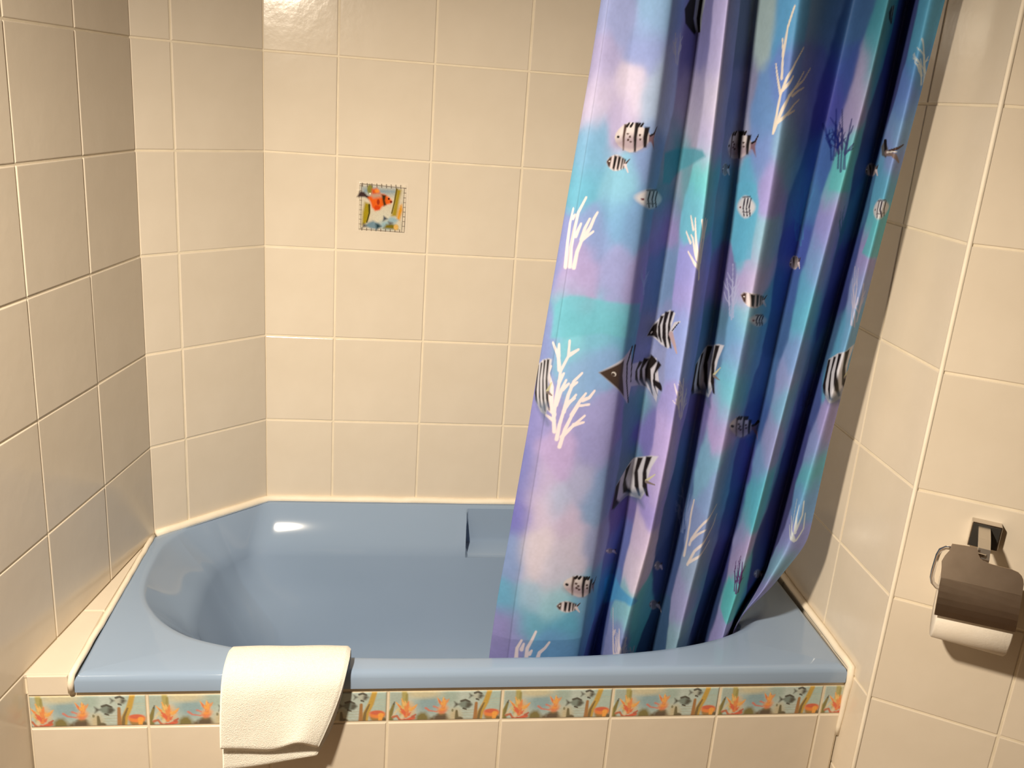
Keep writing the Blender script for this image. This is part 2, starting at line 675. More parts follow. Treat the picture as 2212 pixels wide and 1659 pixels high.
# ------------------------------------------------------------------ tiled bath front with printed border
YA = -0.6845                     # grout plane of the front
XA0, XA1 = -0.447, 0.984
ZB1, ZB2 = -0.2409, -0.3053
XJ = [-0.259 + 0.2 * k for k in range(7)]
sur = empty('bath_surround', (0.27, -0.64, ZB))
tag(sur, 'beige tiled bath front and side ledge with a printed sea-life border strip', 'bath panel')
core = mesh_obj('core', box_pts(XA0, XA1, YA, YA + 0.02, ZB, ZR - 0.0362), BOXF, 'grout', sur)

# the printed picture, painted in tile units: u 0..1 left to right, v 0..1 top to bottom
BW, BH = 0.2 - GAP, (ZB1 - ZB2) - GAP


def border_mesh(w, u0, u1):
    nu, nv = max(8, int(150 * (u1 - u0))), 56
    us = np.linspace(u0, u1, nu)
    vs_ = np.linspace(0, 1, nv)
    U, Vv = np.meshgrid(us, vs_)
    u, v = U.ravel(), Vv.ravel()
    P = Paint(u * 3.0, v, (182, 200, 198))          # u scaled so both axes are in tile heights
    n1 = vnoise(u * 9, v * 5, 3)
    P.blend(0.35 * n1, (150, 178, 170))
    P.ell(1.05, 0.42, 0.34, 0.34, (116, 158, 176), 0.9, 0.85)
    P.ell(0.9, 0.08, 0.5, 0.16, (205, 196, 160), 0.9, 0.8)
    P.ell(0.15, 0.2, 0.28, 0.3, (150, 172, 168), 0.8, 0.7)
    P.ell(1.62, 0.2, 0.22, 0.25, (140, 170, 165), 0.9, 0.7)
    P.ell(2.75, 0.35, 0.3, 0.45, (156, 190, 188), 0.9, 0.7)
    for k in range(6):
        P.stroke([(2.62, 0.28 + 0.07 * k), (2.97, 0.27 + 0.07 * k)], 0.008, 0.008, (190, 190, 165), 0.8, 0.6)
    for k in range(4):
        P.stroke([(1.95, 0.66 + 0.09 * k), (2.28, 0.65 + 0.09 * k)], 0.008, 0.008, (160, 158, 135), 0.8, 0.6)
    # left weeds
    P.stroke([(0.04, 1.0), (0.05, 0.75), (0.13, 0.42)], 0.10, 0.03, (112, 104, 26), 0.6)
    P.stroke([(0.13, 0.42), (0.15, 0.34)], 0.025, 0.012, (40, 44, 36), 0.6)
    P.stroke([(0.11, 0.84), (0.24, 0.58)], 0.03, 0.03, (206, 198, 168), 0.6)
    P.stroke([(0.40, 0.8), (0.42, 0.4), (0.40, 0.03)], 0.10, 0.07, (162, 152, 66), 0.7, 0.9)
    P.stroke([(0.46, 0.5), (0.47, 0.1)], 0.05, 0.03, (136, 130, 48), 0.7, 0.8)
    # orange coral: many small dabs fanning up from a red foot
    rb = random.Random(11)
    P.ell(0.34, 0.62, 0.10, 0.14, (208, 192, 120), 0.6, 0.8)
    P.ell(0.52, 0.62, 0.16, 0.26, (226, 170, 96), 0.9, 0.7)
    for k in range(34):
        a_ = rb.uniform(-0.7, 0.75)
        r0, ln = rb.uniform(0.04, 0.34), rb.uniform(0.08, 0.2)
        x0, y0 = 0.48 + r0 * math.sin(a_) * 0.9, 0.92 - r0 * math.cos(a_) * 1.5
        hue = y0 + rb.uniform(-0.2, 0.2)
        colr = (216, 84, 44) if hue > 0.82 else (226, 128, 52) if hue > 0.6 else (234, 168, 72) if hue > 0.42 else (228, 190, 110)
        P.stroke([(x0, y0), (x0 + ln * math.sin(a_), y0 - ln * math.cos(a_))], rb.uniform(0.022, 0.045), 0.014, colr, 0.7, 0.9)
    P.stroke([(0.30, 0.95), (0.48, 0.98), (0.66, 0.9)], 0.045, 0.06, (208, 74, 40), 0.6)
    P.stroke([(0.12, 0.86), (0.22, 0.82), (0.30, 0.96)], 0.04, 0.025, (186, 96, 60), 0.6)
    P.stroke([(0.64, 0.86), (0.72, 0.78)], 0.045, 0.02, (180, 74, 50), 0.6)
    P.ell(0.36, 0.86, 0.05, 0.09, (222, 212, 180), 0.7, 0.8)
    # mounds
    P.poly([(0.70, 1.1), (0.74, 0.82), (0.85, 0.72), (0.97, 0.72), (1.06, 0.84), (1.12, 1.1)], (106, 98, 26), 0.06)
    P.poly([(1.02, 1.1), (1.10, 0.9), (1.2, 0.86), (1.3, 1.1)], (84, 66, 26), 0.05)
    P.poly([(1.17, 1.1), (1.22, 0.84), (1.36, 0.76), (1.52, 0.77), (1.62, 0.9), (1.70, 1.1)], (62, 40, 18), 0.05)
    P.ell(1.42, 0.80, 0.14, 0.05, (96, 78, 40), 0.6, 0.7)
    # orange fish with ragged fins
    P.poly([(1.30, 0.70), (1.32, 0.58), (1.40, 0.50), (1.52, 0.50), (1.57, 0.58), (1.52, 0.70), (1.40, 0.76)], (232, 146, 52), 0.07)
    P.poly([(1.32, 0.67), (1.42, 0.69), (1.53, 0.65), (1.47, 0.75), (1.37, 0.75)], (218, 96, 48), 0.05)
    for k in range(22):
        a_ = rb.uniform(-0.55, 0.75)
        r0, ln = rb.uniform(0.0, 0.24), rb.uniform(0.07, 0.17)
        x0, y0 = 1.44 + r0 * math.sin(a_), 0.56 - r0 * math.cos(a_)
        colr = rb.choice([(236, 168, 66), (238, 186, 86), (226, 150, 70), (214, 108, 64)] if a_ < 0.35 else [(206, 96, 60), (196, 84, 58), (226, 140, 66)])
        P.stroke([(x0, y0), (x0 + ln * math.sin(a_), y0 - ln * math.cos(a_))], rb.uniform(0.02, 0.042), 0.012, colr, 0.7, 0.9)
    P.stroke([(0.98, 0.57), (1.08, 0.66), (1.28, 0.70)], 0.035, 0.018, (206, 104, 88), 0.7, 0.85)
    P.stroke([(1.20, 0.52), (1.30, 0.57)], 0.035, 0.02, (204, 112, 96), 0.7, 0.85)
    # pale stone
    P.poly([(1.60, 1.1), (1.60, 0.75), (1.70, 0.62), (1.84, 0.62), (1.92, 0.8), (1.95, 1.1)], (194, 184, 152), 0.10)
    P.stroke([(1.83, 1.0), (1.81, 0.68)], 0.06, 0.03, (88, 82, 42), 0.6)
    P.ell(1.90, 0.96, 0.10, 0.08, (78, 70, 42), 0.5)
    P.ell(1.70, 0.66, 0.03, 0.05, (120, 120, 90), 0.5)
    # dark fish
    def dfish(cx, cy, L, Hh, c_body, c_dark):
        P.poly([(cx - 0.5 * L, cy), (cx - 0.25 * L, cy - 0.42 * Hh), (cx + 0.1 * L, cy - 0.5 * Hh), (cx + 0.36 * L, cy - 0.22 * Hh), (cx + 0.5 * L, cy + 0.05 * Hh),
                (cx + 0.3 * L, cy + 0.4 * Hh), (cx, cy + 0.5 * Hh), (cx - 0.3 * L, cy + 0.3 * Hh)], c_body, 0.03)
        P.poly([(cx + 0.1 * L, cy - 0.2 * Hh), (cx + 0.36 * L, cy - 0.22 * Hh), (cx + 0.52 * L, cy + 0.05 * Hh), (cx + 0.3 * L, cy + 0.4 * Hh), (cx + 0.05 * L, cy + 0.45 * Hh)], c_dark, 0.04)
        P.stroke([(cx - 0.28 * L, cy - 0.38 * Hh), (cx, cy - 0.52 * Hh), (cx + 0.3 * L, cy - 0.3 * Hh)], 0.035, 0.03, c_dark, 0.5)
        P.poly([(cx - 0.42 * L, cy), (cx - 0.78 * L, cy - 0.35 * Hh), (cx - 0.70 * L, cy), (cx - 0.78 * L, cy + 0.38 * Hh)], c_dark, 0.03)
        P.stroke([(cx - 0.1 * L, cy + 0.48 * Hh), (cx + 0.1 * L, cy + 0.6 * Hh)], 0.03, 0.02, c_dark, 0.5)
    dfish(2.03, 0.46, 0.38, 0.29, (104, 126, 124), (26, 40, 40))
    dfish(2.36, 0.17, 0.30, 0.24, (176, 186, 178), (34, 46, 50))
    # yellow weeds and brown stem
    P.stroke([(2.42, 1.05), (2.46, 0.72), (2.58, 0.40), (2.67, 0.02)], 0.09, 0.07, (190, 152, 36), 0.5)
    P.stroke([(2.40, 1.05), (2.44, 0.7), (2.54, 0.42)], 0.05, 0.02, (104, 80, 18), 0.6)
    P.stroke([(2.32, 1.05), (2.33, 0.42)], 0.06, 0.04, (158, 102, 32), 0.5)
    # orange mushroom
    P.ell(2.76, 0.86, 0.20, 0.17, (150, 110, 40), 0.4)
    P.ell(2.76, 0.76, 0.22, 0.13, (230, 124, 30), 0.35)
    P.ell(2.74, 0.70, 0.18, 0.07, (206, 80, 46), 0.5)
    P.stroke([(2.84, 0.98), (2.85, 0.78)], 0.05, 0.07, (240, 160, 44), 0.5)
    P.ell(2.94, 0.95, 0.05, 0.08, (84, 70, 40), 0.5)
    n2 = vnoise(u * 60, v * 24, 5) * 0.6 + vnoise(u * 120, v * 44, 6) * 0.4
    cols = P.c * (0.94 + 0.2 * n2)[:, None] * 0.86 + 0.14 * np.array(lin((214, 206, 186)))
    # pillow-edged tile surface, rim pulled back to the grout
    Xl = (U - 0.5 * (u0 + u1)) / (u1 - u0) * w
    Zl = (0.5 - Vv) * BH
    edge = np.minimum(np.minimum(U - u0, u1 - U) * (w / (u1 - u0)), np.minimum(Vv, 1 - Vv) * BH)
    Yl = -PROUD * np.clip(edge / 0.0022, 0, 1) + 0.0012
    me = grid_mesh('border_tile', Xl, Yl, Zl[::1], 'printed_glaze')
    # cream glaze along the very edge of the tile
    rim = np.clip(1 - edge.ravel() / 0.0016, 0, 1)[:, None]
    cols = cols * (1 - rim) + np.array(lin((214, 190, 150))) * rim
    print_attr(me, cols)
    bm = bmesh.new()
    bm.from_mesh(me)
    bmesh.ops.reverse_faces(bm, faces=bm.faces) if bm.faces[:][0].normal.y > 0 else None
    bm.to_mesh(me)
    bm.free()
    return me


bm_full = border_mesh(BW, 0, 1)
zc = 0.5 * (ZB1 + ZB2)
for k in range(6):
    put_tile('border_tile', bm_full, (XJ[k] + 0.1, YA - 0.0015, zc), 0, sur)
wl = XJ[0] - XA0 - GAP
put_tile('border_tile', border_mesh(wl, 1 - wl / BW, 1.0), (XA0 + GAP / 2 + wl / 2, YA - 0.0015, zc), 0, sur)
wr = XA1 - XJ[6] - GAP
put_tile('border_tile', border_mesh(wr, 0, wr / BW), (XJ[6] + GAP / 2 + wr / 2, YA - 0.0015, zc), 0, sur)
# plain tiles under the border
for (z1, z0) in ((ZB2, ZB2 - 0.2), (ZB2 - 0.2, ZB2 - 0.4)):
    js = [XA0] + XJ + [XA1]
    for a, b in zip(js[:-1], js[1:]):
        put_tile('tile', tile_mesh(b - a - GAP, z1 - z0 - GAP), ((a + b) / 2, YA, (z0 + z1) / 2), 0, sur)
# ledge between tub and left wall: small front tile and two top tiles
put_tile('tile', tile_mesh((TXL - 0.008) - XA0 - GAP, ZR - ZB1 - GAP), ((XA0 + TXL - 0.008) / 2, YA - 0.001, (ZR + ZB1) / 2 - 0.002), 0, sur)
lx = lambda y: CH_END.x + (y - CH_END.y) * (L_FRONT.x - CH_END.x) / (L_FRONT.y - CH_END.y)
core2 = mesh_obj('ledge_bed', [(lx(-0.683), -0.683, -0.24), (TXL, -0.683, -0.24), (TXL, -0.20, -0.24), (lx(-0.20), -0.20, -0.24),
                               (lx(-0.683), -0.683, ZR - 0.004), (TXL, -0.683, ZR - 0.004), (TXL + 0.004, -0.20, ZR - 0.004), (lx(-0.20), -0.20, ZR - 0.004)], BOXF, 'grout', sur)


def ledge_tile(y0, y1):
    g = 0.0018
    xr0, xr1 = TXL - 0.007, TXL - 0.007
    pts = [(lx(y0) + g, y0 + g), (xr0, y0 + g), (max(xr1, lx(y1) + 0.004), y1 - g), (lx(y1) + g, y1 - g)]
    cx, cy = sum(p[0] for p in pts) / 4, sum(p[1] for p in pts) / 4
    sh = [(p[0] + (cx - p[0]) * 0.06, p[1] + (cy - p[1]) * 0.012) for p in pts]
    V = [(x, y, ZR - 0.008) for x, y in pts] + [(x, y, ZR - 0.0028) for x, y in pts] + [(x, y, ZR - 0.0008) for x, y in sh]
    F = [(3, 2, 1, 0), (8, 9, 10, 11)] + [(r * 4 + i, r * 4 + (i + 1) % 4, r * 4 + 4 + (i + 1) % 4, r * 4 + 4 + i) for r in (0, 1) for i in range(4)]
    o = mesh_obj('ledge_tile', V, F, 'tile', sur)
    fix_normals(o.data)


ledge_tile(-0.686, -0.4935)
ledge_tile(-0.4935, -0.255)

# ------------------------------------------------------------------ fish picture on one wall tile
DT = TILE_CACHE['decor_tile']


def decor_mesh():
    """u right, v down, unit square = 0.103 m"""
    nu = 150
    us = np.linspace(-0.06, 1.02, nu)
    vs_ = np.linspace(-0.05, 1.03, nu)
    U, Vv = np.meshgrid(us, vs_)
    u, v = U.ravel(), Vv.ravel()
    P = Paint(u, v, (222, 211, 192))
    h = np.zeros(len(u))
    P.poly([(0.03, 0.06), (0.94, 0.08), (0.92, 0.95), (0.03, 0.94)], (206, 198, 178), 0.03)
    P.poly([(0.06, 0.08), (0.80, 0.09), (0.78, 0.2), (0.5, 0.22), (0.06, 0.24)], (126, 152, 168), 0.08)
    P.ell(0.55, 0.72, 0.22, 0.16, (206, 204, 186), 0.9, 0.8)
    P.ell(0.6, 0.86, 0.16, 0.10, (140, 176, 190), 0.9, 0.9)
    P.ell(0.22, 0.12, 0.06, 0.10, (132, 130, 60), 0.6)
    # weeds
    P.poly([(0.12, 0.40), (0.22, 0.42), (0.23, 0.60), (0.19, 0.80), (0.15, 0.86), (0.07, 0.88), (0.08, 0.62)], (158, 140, 26), 0.03)
    P.stroke([(0.215, 0.45), (0.22, 0.62), (0.17, 0.82)], 0.02, 0.012, (72, 66, 16), 0.6)
    P.poly([(0.78, 0.08), (0.88, 0.10), (0.84, 0.32), (0.80, 0.66), (0.68, 0.66), (0.73, 0.40)], (160, 140, 40), 0.03)
    P.stroke([(0.78, 0.09), (0.74, 0.36), (0.69, 0.6)], 0.016, 0.012, (100, 88, 26), 0.6)
    P.poly([(0.86, 0.42), (0.90, 0.40), (0.92, 0.52), (0.86, 0.74), (0.80, 0.72), (0.82, 0.55)], (214, 150, 40), 0.03)
    # wicker border
    for k in range(9):
        t = 0.06 + k * 0.1
        P.stroke([(t, 0.0), (t + 0.005, 0.075)], 0.010, 0.010, (92, 78, 66), 0.5, 0.8)
        P.stroke([(t + 0.01, 0.94), (t + 0.01, 1.0)], 0.010, 0.010, (92, 78, 66), 0.5, 0.8)
        P.stroke([(0.0, t), (0.055, t + 0.005)], 0.009, 0.009, (120, 104, 86), 0.5, 0.6)
        P.stroke([(0.93, t), (0.985, t)], 0.009, 0.009, (104, 90, 76), 0.5, 0.7)
    for a, b in (((0.0, 0.04), (0.0, 0.98)), ((0.045, 0.04), (0.045, 0.96)), ((0.94, 0.08), (0.915, 0.98)), ((0.99, 0.08), (0.965, 0.98)),
                 ((0.02, 0.02), (0.98, 0.06)), ((0.0, 0.97), (0.96, 0.99))):
        P.stroke([a, b], 0.009, 0.009, (108, 98, 86), 0.5, 0.75)
    # stones and small fish
    P.poly([(0.52, 0.93), (0.58, 0.84), (0.7, 0.82), (0.82, 0.86), (0.84, 0.94)], (120, 108, 26), 0.03)
    P.ell(0.79, 0.89, 0.05, 0.06, (216, 176, 100), 0.5)
    P.poly([(0.12, 0.90), (0.2, 0.82), (0.30, 0.78), (0.40, 0.82), (0.48, 0.88), (0.38, 0.96), (0.24, 0.94)], (112, 140, 156), 0.03)
    P.poly([(0.36, 0.84), (0.42, 0.84), (0.48, 0.89), (0.38, 0.96)], (36, 62, 70), 0.03)
    P.poly([(0.08, 0.94), (0.10, 0.84), (0.17, 0.90)], (66, 60, 62), 0.03)
    P.poly([(0.60, 0.74), (0.66, 0.68), (0.76, 0.68), (0.84, 0.74), (0.78, 0.80), (0.66, 0.81)], (150, 178, 190), 0.03)
    P.poly([(0.51, 0.78), (0.52, 0.66), (0.61, 0.72)], (74, 82, 92), 0.02)
    P.poly([(0.62, 0.78), (0.72, 0.8), (0.66, 0.84)], (78, 60, 48), 0.03)
    # large orange fish
    P.poly([(-0.05, 0.30), (0.02, 0.18), (0.10, 0.19), (0.16, 0.25), (0.24, 0.28), (0.2, 0.33), (0.12, 0.29), (0.04, 0.29)], (62, 46, 46), 0.02)
    P.poly([(0.18, 0.30), (0.26, 0.24), (0.40, 0.20), (0.52, 0.21), (0.62, 0.26), (0.69, 0.34), (0.66, 0.40), (0.54, 0.44), (0.48, 0.48), (0.44, 0.54), (0.34, 0.57), (0.27, 0.50), (0.24, 0.40)],
           (222, 98, 30), 0.025)
    P.poly([(0.26, 0.24), (0.26, 0.12), (0.36, 0.09), (0.42, 0.16), (0.44, 0.21)], (208, 86, 30), 0.03)
    P.ell(0.37, 0.15, 0.05, 0.04, (236, 150, 60), 0.7, 0.8)
    P.poly([(0.24, 0.24), (0.44, 0.20), (0.48, 0.26), (0.30, 0.30)], (176, 160, 142), 0.04)
    P.poly([(0.47, 0.22), (0.56, 0.23), (0.54, 0.34), (0.57, 0.43), (0.52, 0.46), (0.49, 0.34)], (54, 42, 22), 0.02)
    P.ell(0.40, 0.38, 0.03, 0.06, (150, 44, 20), 0.6, 0.9)
    P.ell(0.38, 0.50, 0.06, 0.05, (196, 56, 18), 0.7, 0.8)
    P.ell(0.62, 0.30, 0.02, 0.02, (30, 20, 16), 0.5)
    P.ell(0.67, 0.36, 0.025, 0.025, (120, 40, 26), 0.6)
    P.ell(0.225, 0.215, 0.014, 0.018, (250, 244, 220), 0.6)
    n2 = vnoise(u * 70, v * 70, 9)
    cols = P.c * (0.92 + 0.16 * n2)[:, None]
    me = grid_mesh('decor_picture', (U - 0.5) * 0.103, np.full_like(U, 0.0), (0.5 - Vv) * 0.103, 'printed_glaze')
    # transparent-looking margin takes the tile's own colour, picture slightly raised
    inside = ((u > 0.0) & (u < 0.98) & (v > 0.0) & (v < 1.0)).astype(float)
    tail = (u < 0.02) & (v > 0.16) & (v < 0.32)
    keep = np.maximum(inside, tail)
    base = np.array(MATS['tile'].node_tree.nodes['Color Ramp'].color_ramp.elements[1].color[:3])
    cols = cols * keep[:, None] + base * (1 - keep[:, None])
    yy = -0.0006 * keep
    co = np.zeros(len(u) * 3, np.float32)
    me.vertices.foreach_get('co', co)
    co = co.reshape(-1, 3)
    co[:, 1] = yy
    me.vertices.foreach_set('co', co.ravel())
    print_attr(me, cols)
    bm = bmesh.new()
    bm.from_mesh(me)
    bmesh.ops.reverse_faces(bm, faces=bm.faces)
    bm.to_mesh(me)
    bm.free()
    return me


dm = decor_mesh()
dec = bpy.data.objects.new('fish_picture', dm)
C.objects.link(dec)
dec.parent = DT
dec.location = (0.1005 - 0.1, -PROUD - 0.0004, 0.499 - 2.5 * TH)
dec['label'] = 'small glazed picture of an orange fish'

# ------------------------------------------------------------------ shower curtain
ZL = [-.33, -.25, -.2, -.15, -.1, 0., .2, .4, .6, .8, .95]
NODES = [
    (0.040, [0.3415, 0.3415, 0.3429, 0.3456, 0.3491, 0.3582, 0.3736, 0.3876, 0.402, 0.4168, 0.4246]),
    (0.018, [0.3295, 0.3295, 0.3301, 0.3328, 0.3362, 0.3451, 0.3609, 0.3749, 0.3895, 0.405, 0.4138]),
    (0.000, [0.3612, 0.3612, 0.3612, 0.3625, 0.3641, 0.3702, 0.3823, 0.3923, 0.4029, 0.4143, 0.4202]),
    (0.000, [0.4269, 0.4269, 0.4269, 0.4266, 0.4278, 0.4335, 0.441, 0.448, 0.4536, 0.4586, 0.4621]),
    (0.008, [0.4965, 0.4965, 0.4965, 0.4971, 0.4989, 0.503, 0.5064, 0.5088, 0.5109, 0.5124, 0.512]),
    (0.102, [0.5548, 0.5563, 0.5603, 0.5652, 0.5704, 0.5788, 0.5817, 0.5828, 0.5846, 0.5862, 0.5838]),
    (0.000, [0.5741, 0.5741, 0.5741, 0.5786, 0.5838, 0.5952, 0.6051, 0.6079, 0.606, 0.5995, 0.5937]),
    (0.102, [0.6697, 0.6702, 0.6715, 0.6735, 0.6759, 0.6796, 0.6843, 0.6887, 0.6853, 0.6762, 0.667]),
    (0.000, [0.682, 0.682, 0.682, 0.6855, 0.6896, 0.6983, 0.7049, 0.7078, 0.7082, 0.7057, 0.7006]),
    (0.102, [0.7689, 0.7704, 0.774, 0.7804, 0.7877, 0.7974, 0.8045, 0.8093, 0.818, 0.8295, 0.8351]),
    (0.000, [0.7752, 0.7752, 0.7752, 0.7767, 0.7785, 0.7834, 0.796, 0.8106, 0.8235, 0.8345, 0.8381]),
    (0.092, [0.8488, 0.8501, 0.8546, 0.8621, 0.8722, 0.8757, 0.8876, 0.9019, 0.911, 0.9156, 0.9162]),
    (0.000, [0.8103, 0.8103, 0.8105, 0.8177, 0.8289, 0.8645, 0.8758, 0.8862, 0.8954, 0.9032, 0.9047]),
    (0.014, [0.8237, 0.8237, 0.8257, 0.8345, 0.851, 0.9061, 0.9065, 0.9137, 0.9217, 0.9307, 0.9362]),
]
# BEGIN CURTAIN SHAPE
def curtain_surface(NU=760, NV=860):
    zs = np.concatenate([np.linspace(-0.43, 0.97, NV), np.linspace(0.98, 1.26, 12)])
    nn = len(NODES)
    t = np.linspace(0, nn - 1, NU)
    i1 = np.clip(np.floor(t).astype(int), 0, nn - 2)
    f = t - i1
    crest = -0.655 + 0.06 * (0.95 - zs) / 1.15
    crest = np.where(zs < -0.2, crest + 0.15 * (-0.2 - zs), crest)
    Xn = np.zeros((len(zs), nn))
    Yn = np.zeros((len(zs), nn))
    for k, (dy, xs) in enumerate(NODES):
        # smooth in height
        zz = np.array(ZL)
        raw = np.interp(zs, zz, xs)
        slope = (xs[-1] - xs[-3]) / (ZL[-1] - ZL[-3])
        raw = np.where(zs > 0.95, xs[-1] + slope * (zs - 0.95), raw)
        ker = np.hanning(61)
        ker /= ker.sum()
        pad = np.pad(raw, 30, mode='edge')
        # reflect-pad slope so the ends keep their direction
        pad[:30] = 2 * raw[0] - raw[30:0:-1]
        pad[-30:] = 2 * raw[-1] - raw[-2:-32:-1]
        Xn[:, k] = np.convolve(pad, ker, 'valid')
        wob_ = 0.004 * np.sin(zs * (2.3 + 0.37 * k) + 1.7 * k) if 2 < k < nn - 1 else 0.0015 * np.sin(zs * 3 + k)
        Yn[:, k] = crest + dy + wob_
        if k >= 10:      # the last fold is tucked well inside the basin
            q_ = np.clip((-0.08 - zs) / 0.14, 0, 1)
            Yn[:, k] += (0.012, 0.030, 0.045, 0.050)[k - 10] * q_ * q_ * (3 - 2 * q_)
    # monotone-ish cubic between nodes (catmull-rom with reduced tension)
    def tang(A):
        T = np.zeros_like(A)
        T[:, 1:-1] = 0.30 * (A[:, 2:] - A[:, :-2])
        T[:, 0] = A[:, 1] - A[:, 0]
        T[:, -1] = A[:, -1] - A[:, -2]
        return T
    def herm(A, T):
        h00 = 2 * f ** 3 - 3 * f ** 2 + 1
        h10 = f ** 3 - 2 * f ** 2 + f
        h01 = -2 * f ** 3 + 3 * f ** 2
        h11 = f ** 3 - f ** 2
        return A[:, i1] * h00 + T[:, i1] * h10 + A[:, i1 + 1] * h01 + T[:, i1 + 1] * h11
    X = herm(Xn, tang(Xn))
    Y = herm(Yn, tang(Yn))
    Z = np.repeat(zs[:, None], NU, 1)
    ref = np.argmin(abs(zs - 0.35))
    ds = np.hypot(np.diff(X[ref]), np.diff(Y[ref]))
    s = np.concatenate([[0], np.cumsum(ds)])
    return X, Y, Z, s, zs
# END CURTAIN SHAPE


CX, CY, CZ, CS, czs = curtain_surface()
su = np.repeat(CS[None, :], len(czs), 0).ravel()
sv = CZ.ravel()
